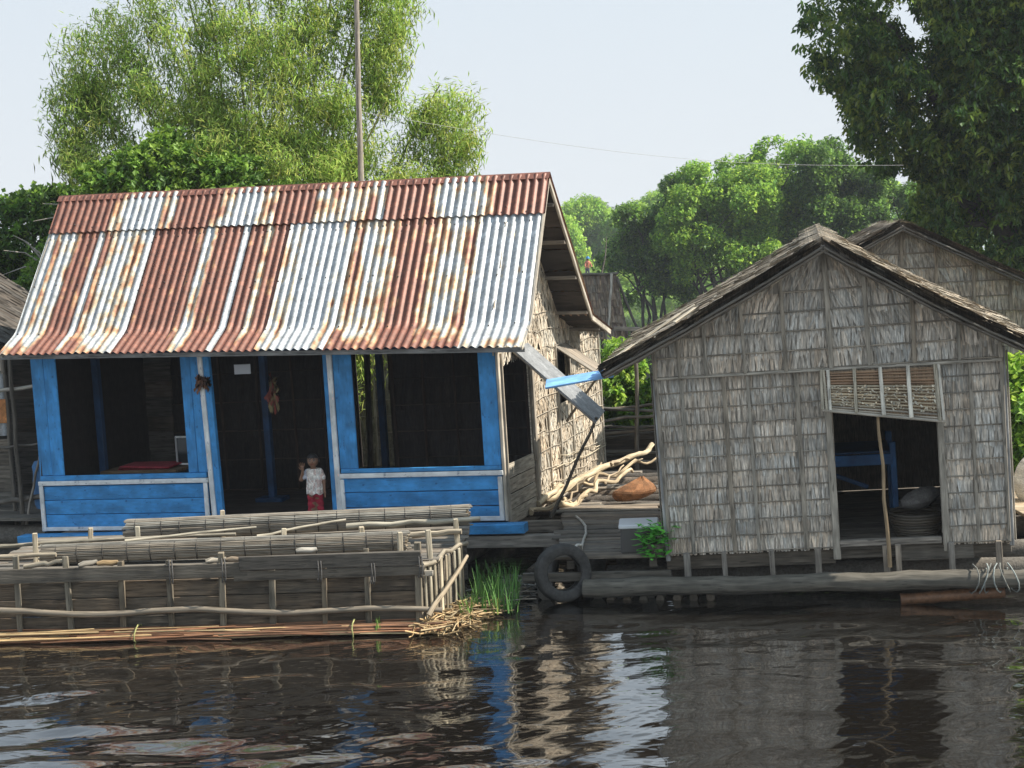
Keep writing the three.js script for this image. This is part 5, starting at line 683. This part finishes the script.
// bamboo clump behind the blue house
{
  rnd = rngOf(1001); const g = grp('bamboo_clump', -4.3, 0, -27.5), pts = [];
  const tips = [[-3.5, 6.3, 0.5], [-3.4, 7.6, 0], [-2.9, 8.9, -0.5], [-2.2, 9.6, 0.4], [-1.6, 10.3, -0.3], [-0.9, 9.9, 0.6], [-0.3, 10.6, 0], [0.5, 10.2, 0.3], [1.1, 9.4, 0.9], [1.7, 10.4, -0.2], [2.3, 9.9, 0.4], [2.7, 9.0, -0.3], [3.2, 7.2, 0.3], [3.6, 6.2, 0.5], [-3.0, 6.2, 1.2], [-2.0, 7.4, 1.4], [-1.2, 8.2, 1.5], [-0.2, 8.4, 1.6], [0.7, 8.2, 1.6], [1.6, 7.4, 1.5], [2.3, 6.8, 1.4], [-2.4, 5.6, 1.8], [-0.6, 6.4, 2.0], [0.6, 6.0, 2.1], [1.4, 5.8, 2.1], [2.6, 5.6, 1.7], [-3.3, 5.2, 0.8], [3.1, 5.3, 1.0], [-1.5, 6.5, 1.9], [0.1, 7.2, 2.0]];
  tips.forEach(([tx, ty, tz], k) => {
    const bx = tx * 0.28 + rr(-0.3, 0.3), bz = tz * 0.3 + rr(-0.4, 0.4), path = []; for (let q = 0; q <= 9; q++) { const t = q / 9, bend = Math.pow(t, 2.1); path.push(V(lerp(bx, tx, bend), ty * (t - 0.06 * bend * t) * 1.04, lerp(bz, tz, bend))); }
    part('culm', M.bamboo, g, b => b.tube(path, [0.045, 0.012], { seg: 6, col: shade([0.22, 0.24, 0.09], 0.3) }));
    for (let s = 0; s < 46; s++) { const t = Math.pow(rr(0.12, 1), 0.75), f = path[Math.min(8, Math.floor(t * 9))].clone().lerp(path[Math.min(9, Math.floor(t * 9) + 1)], (t * 9) % 1), a = rr(0, 6.28), l = rr(0.25, 0.95) * (1.15 - 0.5 * t), out = V(Math.cos(a) * l, rr(-0.05, 0.55) * l, Math.sin(a) * l); const cnt = 13; for (let q = 0; q < cnt; q++) { const u = (q + rnd()) / cnt; pts.push(f.clone().addScaledVector(out, u).add(V(rr(-0.07, 0.07), -0.3 * u * u * l + rr(-0.08, 0.07), rr(-0.07, 0.07)))); } }
  });
  // drooping plume on the right and loose one on the left
  for (const [x, y, z, h, r, c] of [[2.15, 9.3, 0.2, 2.6, 0.55, 620], [3.35, 6.9, 0.3, 1.7, 0.5, 420], [-3.35, 7.3, 0.2, 1.6, 0.5, 420], [-3.0, 8.3, 0, 1.5, 0.6, 360]]) for (let k = 0; k < c; k++) { const t = rnd(), a = rr(0, 6.28), q = r * Math.sqrt(rnd()) * (0.5 + 0.7 * Math.sin(Math.PI * Math.min(1, t + 0.15))); pts.push(V(x + Math.cos(a) * q, y - t * h, z + Math.sin(a) * q)); }
  crown(g, bamLeaf, pts, [[0.56, 0.7, 0.17], [0.48, 0.68, 0.15], [0.64, 0.7, 0.2], [0.4, 0.6, 0.12]], 0.8, 1.3, 'foliage');
  put(g, 'tall feathery yellow-green bamboo clump behind the rusty roof', 'bamboo');
}
const dkG = [[0.085, 0.17, 0.035], [0.12, 0.21, 0.04], [0.06, 0.13, 0.03]], mdG = [[0.19, 0.35, 0.05], [0.25, 0.41, 0.06], [0.13, 0.26, 0.05]], brG = [[0.36, 0.56, 0.07], [0.42, 0.59, 0.08], [0.28, 0.49, 0.07]];
broadTree('broadleaf_tree', 'bushy mid-green tree with bare grey twigs above the left half of the rusty roof', 'tree', 'trees behind the houses', [-6.0, 0, -25.6], [[-0.9, 4.9, 0, 1.3, 0.85, 0.8], [0.3, 5.2, 0.1, 1.1, 0.95, 0.8], [1.3, 5.0, 0.3, 1.1, 0.75, 0.7], [2.2, 4.7, 0.3, 0.9, 0.6, 0.6], [-2.0, 4.2, -0.2, 1.1, 0.9, 0.7], [-2.2, 3.2, -0.2, 1.0, 1.0, 0.7], [0.6, 4.0, 0, 2.2, 0.9, 0.8]], 7600, medLeaf, mdG.concat([[0.24, 0.38, 0.05]]), [0.5, 0.85], { trunks: 2, seed: 21, twig: 3, barkCol: [0.3, 0.27, 0.23], tr: 0.1 });
broadTree('broadleaf_tree', 'dark green tree at the left edge behind the patched shed', 'tree', 'trees behind the houses', [-9.2, 0, -29], [[0.3, 4.2, 0, 1.5, 1.3, 1.0], [-0.6, 2.6, 0.3, 1.8, 1.6, 0.9], [-1.2, 3.6, 0, 1.6, 1.3, 1.0], [0.6, 2.4, 0, 1.6, 1.5, 1], [1.6, 4.5, 0.4, 1.2, 0.9, 0.8]], 9000, medLeaf, dkG.concat(mdG), [0.6, 1.0], { trunks: 2, seed: 22, tr: 0.12, gap: 0.2 });
broadTree('big_shade_tree', 'huge dark tree towering over the huts at the top right', 'tree', 'trees behind the houses', [14.7, 0, -39], [[-4.7, 9.4, 0, 2.2, 2.3, 1.8], [-3.6, 7.6, 0.5, 2.5, 2.2, 2], [-1.6, 10.0, 0.4, 3.0, 2.4, 2.2], [-1.2, 6.6, 0.8, 2.8, 2.6, 2], [0.8, 8.6, 0.5, 3.2, 3.0, 2.4], [1.5, 5.0, 0.6, 3.2, 2.8, 2], [3.4, 9.8, 0, 3, 2.6, 2.2], [-2.4, 4.2, 0.5, 2.2, 2.2, 1.5], [3.8, 6.2, 0, 3, 3, 2]], 36000, bigLeaf, dkG.concat([[0.2, 0.29, 0.045], [0.3, 0.37, 0.06]]), [0.6, 1.1], { trunks: 1, tr: 0.4, seed: 23, gap: 0.3, gs: 1.3, shell: 0.7 });
// flooded trees across the far water
const skyline = [[4, 4.5], [7.2, 6.4], [10.0, 8.3], [12, 8.6], [14.3, 10.0], [16.6, 10.5], [19.4, 9.8], [22.3, 8.8], [25, 8.6], [30, 8.4]], heightAt = x => { let k = 0; while (k < skyline.length - 2 && x > skyline[k + 1][0]) k++; return lerp(skyline[k][1], skyline[k + 1][1], clamp((x - skyline[k][0]) / (skyline[k + 1][0] - skyline[k][0]))); };
const mids = [[8.4, -87, 2.0, 'low flooded bush at the edge of the far water, nearest the small shack', dkG.concat(mdG)], [11.8, -85, 2.4, 'round-topped flooded tree with many thin stems, left of the hut peak', mdG.concat(brG)], [15.8, -88, 2.8, 'tallest light-topped flooded tree directly above the hut peak', mdG.concat(brG)], [20.2, -86, 2.8, 'flooded tree just left of the big dark tree', mdG.concat(dkG)], [25.0, -90, 3.2, 'flooded tree half hidden by the big dark tree', mdG.concat(dkG)]];
mids.forEach(([x, z, w, l, cols], k) => { rnd = rngOf(60 + k); const bl = []; for (let o = -w; o <= w; o += 0.95) { const H = heightAt(x + o) * rr(0.86, 1.03); for (let y = 2.6 + rr(0, 1); y < H - 0.4; y += 1.15) bl.push([o + rr(-0.5, 0.5), Math.min(y + rr(-0.3, 0.3), H - 0.7), rr(-1.4, 1.4), rr(0.7, 1.35), rr(0.5, 0.95), rr(0.8, 1.4)]); } for (let q = 0; q < 5; q++) bl.push([rr(-w, w), rr(1.2, 2.6), rr(-0.5, 1.2), 0.6, 0.5, 0.6]); broadTree('flooded_tree', l, 'tree', 'flooded trees across the far water', [x, 0, z], bl, 6200, farLeaf, cols, [0.5, 1.0], { trunks: 9, tr: 0.085, seed: 70 + k, barkCol: [0.07, 0.06, 0.05], gap: 0.4, gs: 0.55 }); });
const fars = [[5.2, -186, 8.6, 5.0, 'bright green bush on the far bank touching the rusty roof edge'], [10.5, -195, 10.4, 4.6, 'rounded bright green bush, first to the right of the rusty roof edge'], [16.0, -192, 9.2, 4.6, 'low bright green bush in the middle of the far bank'], [20.5, -196, 11.0, 5.0, 'taller bright green bush on the far bank left of the flooded trees'], [27, -200, 10.5, 7, 'tall bush on the far bank behind the flooded trees'], [40, -205, 10, 9, 'wide bush on the far bank behind the hut roof']];
fars.forEach(([x, z, top, w, l], k) => { rnd = rngOf(80 + k); const bl = []; for (let q = 0; q < 7; q++) bl.push([rr(-w, w) * 0.6, rr(1.2, top - 2.4), rr(-1.5, 1.5), rr(1.8, 2.8), rr(1.8, 2.5), 1.8]); bl.push([-w * 0.5, 2.2, 0.5, w * 0.5, 2.4, 1.6], [w * 0.5, 2.2, 0.5, w * 0.5, 2.4, 1.6]); bl.push([0, top - 2.6, 0, w * 0.6, 2.4, 2]); broadTree('far_bush', l, 'bush', 'bushes on the far bank', [x, 0.6, z], bl, 4200, farLeaf, brG, [1.0, 1.7], { trunks: 2, tr: 0.15, seed: 90 + k, gap: 0.2, gs: 0.4 }); });
{ rnd = rngOf(95); const pts = []; for (const [x0, x1] of [[-60, 2], [50, 110]]) for (let k = 0; k < 5000; k++) { const x = lerp(x0, x1, rnd()), H = 7 + 4 * noise(x * 0.16, 3, 5); pts.push(V(x, 0.5 + H * Math.sqrt(rnd()), -195 - 8 * rnd())); } const th = grp('far_thicket'); crown(th, farLeaf, pts, brG.concat(mdG), 1.3, 2.2, 'foliage'); put(th, 'distant green thicket lining the far bank behind the houses', 'thicket', null, 'stuff'); }
broadTree('hill_tree', 'hazy blue-grey tree far off above the bright bushes', 'tree', null, [31, 0, -560], [[0, 19, 0, 5, 4, 3], [-4, 16, 0, 4, 4, 3], [5, 16, 0, 5, 4, 3], [0, 9, 0, 12, 7, 4]], 2600, farLeaf, dkG, [3, 5], { trunks: 1, tr: 0.5, seed: 99, gap: 0.2, gs: 0.2 });
{ // floating meadow on the far side
  rnd = rngOf(111); const g = new THREE.PlaneGeometry(190, 110, 95, 55); g.rotateX(-Math.PI / 2); const p = g.attributes.position, c = []; for (let k = 0; k < p.count; k++) { p.setY(k, 1.2 * sstep(0, 3, Math.min(55 - p.getZ(k), 90)) * sstep(-95, -88, p.getX(k)) - 0.2 + 0.4 * noise(p.getX(k) * 0.4, p.getZ(k) * 0.4, 2)); const q = shade([0.22, 0.36, 0.07], 0.2); c.push(...q); } g.setAttribute('color', new THREE.Float32BufferAttribute(c, 3)); g.computeVertexNormals(); const m = new THREE.Mesh(g, M.plain); m.name = 'meadow'; m.position.set(40, 0, -184); m.receiveShadow = true; put(m, 'bright green floating meadow on the far bank', 'meadow', null, 'structure');
  const pts = []; for (let k = 0; k < 5200; k++) pts.push(V(rr(0, 34), 1.0 + rr(0, 0.35), -129.5 - 62 * Math.pow(rnd(), 1.4))); const h = grp('meadow_plants'); crown(h, clump(10, 0.7, 0.07, 0.3, -0.6, 15), pts, [[0.27, 0.42, 0.08], [0.32, 0.45, 0.1], [0.2, 0.35, 0.07]], 0.8, 1.4, 'plants'); put(h, 'dense tall water plants covering the far bank', 'water plants', null, 'stuff');
}
// plants between and beside the houses
broadTree('leafy_shrub', 'bright leafy shrub in the gap behind the propped flaps', 'shrub', null, [2.0, 0, -26.2], [[-0.1, 1.9, 0, 0.45, 0.5, 0.4], [0.1, 1.1, 0.1, 0.5, 0.7, 0.5], [-0.3, 1.5, 0.2, 0.4, 0.5, 0.4], [0.3, 0.8, 0, 0.7, 0.6, 0.5]], 900, medLeaf, mdG.concat(brG), [0.5, 0.85], { trunks: 3, tr: 0.04, seed: 131, gap: 0.2 });
broadTree('leafy_shrub', 'green shrub glimpsed past the right corner of the hut', 'shrub', null, [7.6, 0, -22.5], [[0, 1.5, 0, 0.7, 0.7, 0.5], [0.2, 0.9, 0.2, 0.8, 0.7, 0.5]], 700, medLeaf, brG, [0.7, 1.1], { trunks: 2, tr: 0.03, seed: 132, gap: 0.2 });

scene.fog = new THREE.FogExp2(new THREE.Color(0.80, 0.85, 0.92), 0.0005);
scene.traverse(o => { if (o.isMesh) { o.castShadow = true; o.receiveShadow = true; } });
renderer.render(scene, camera);
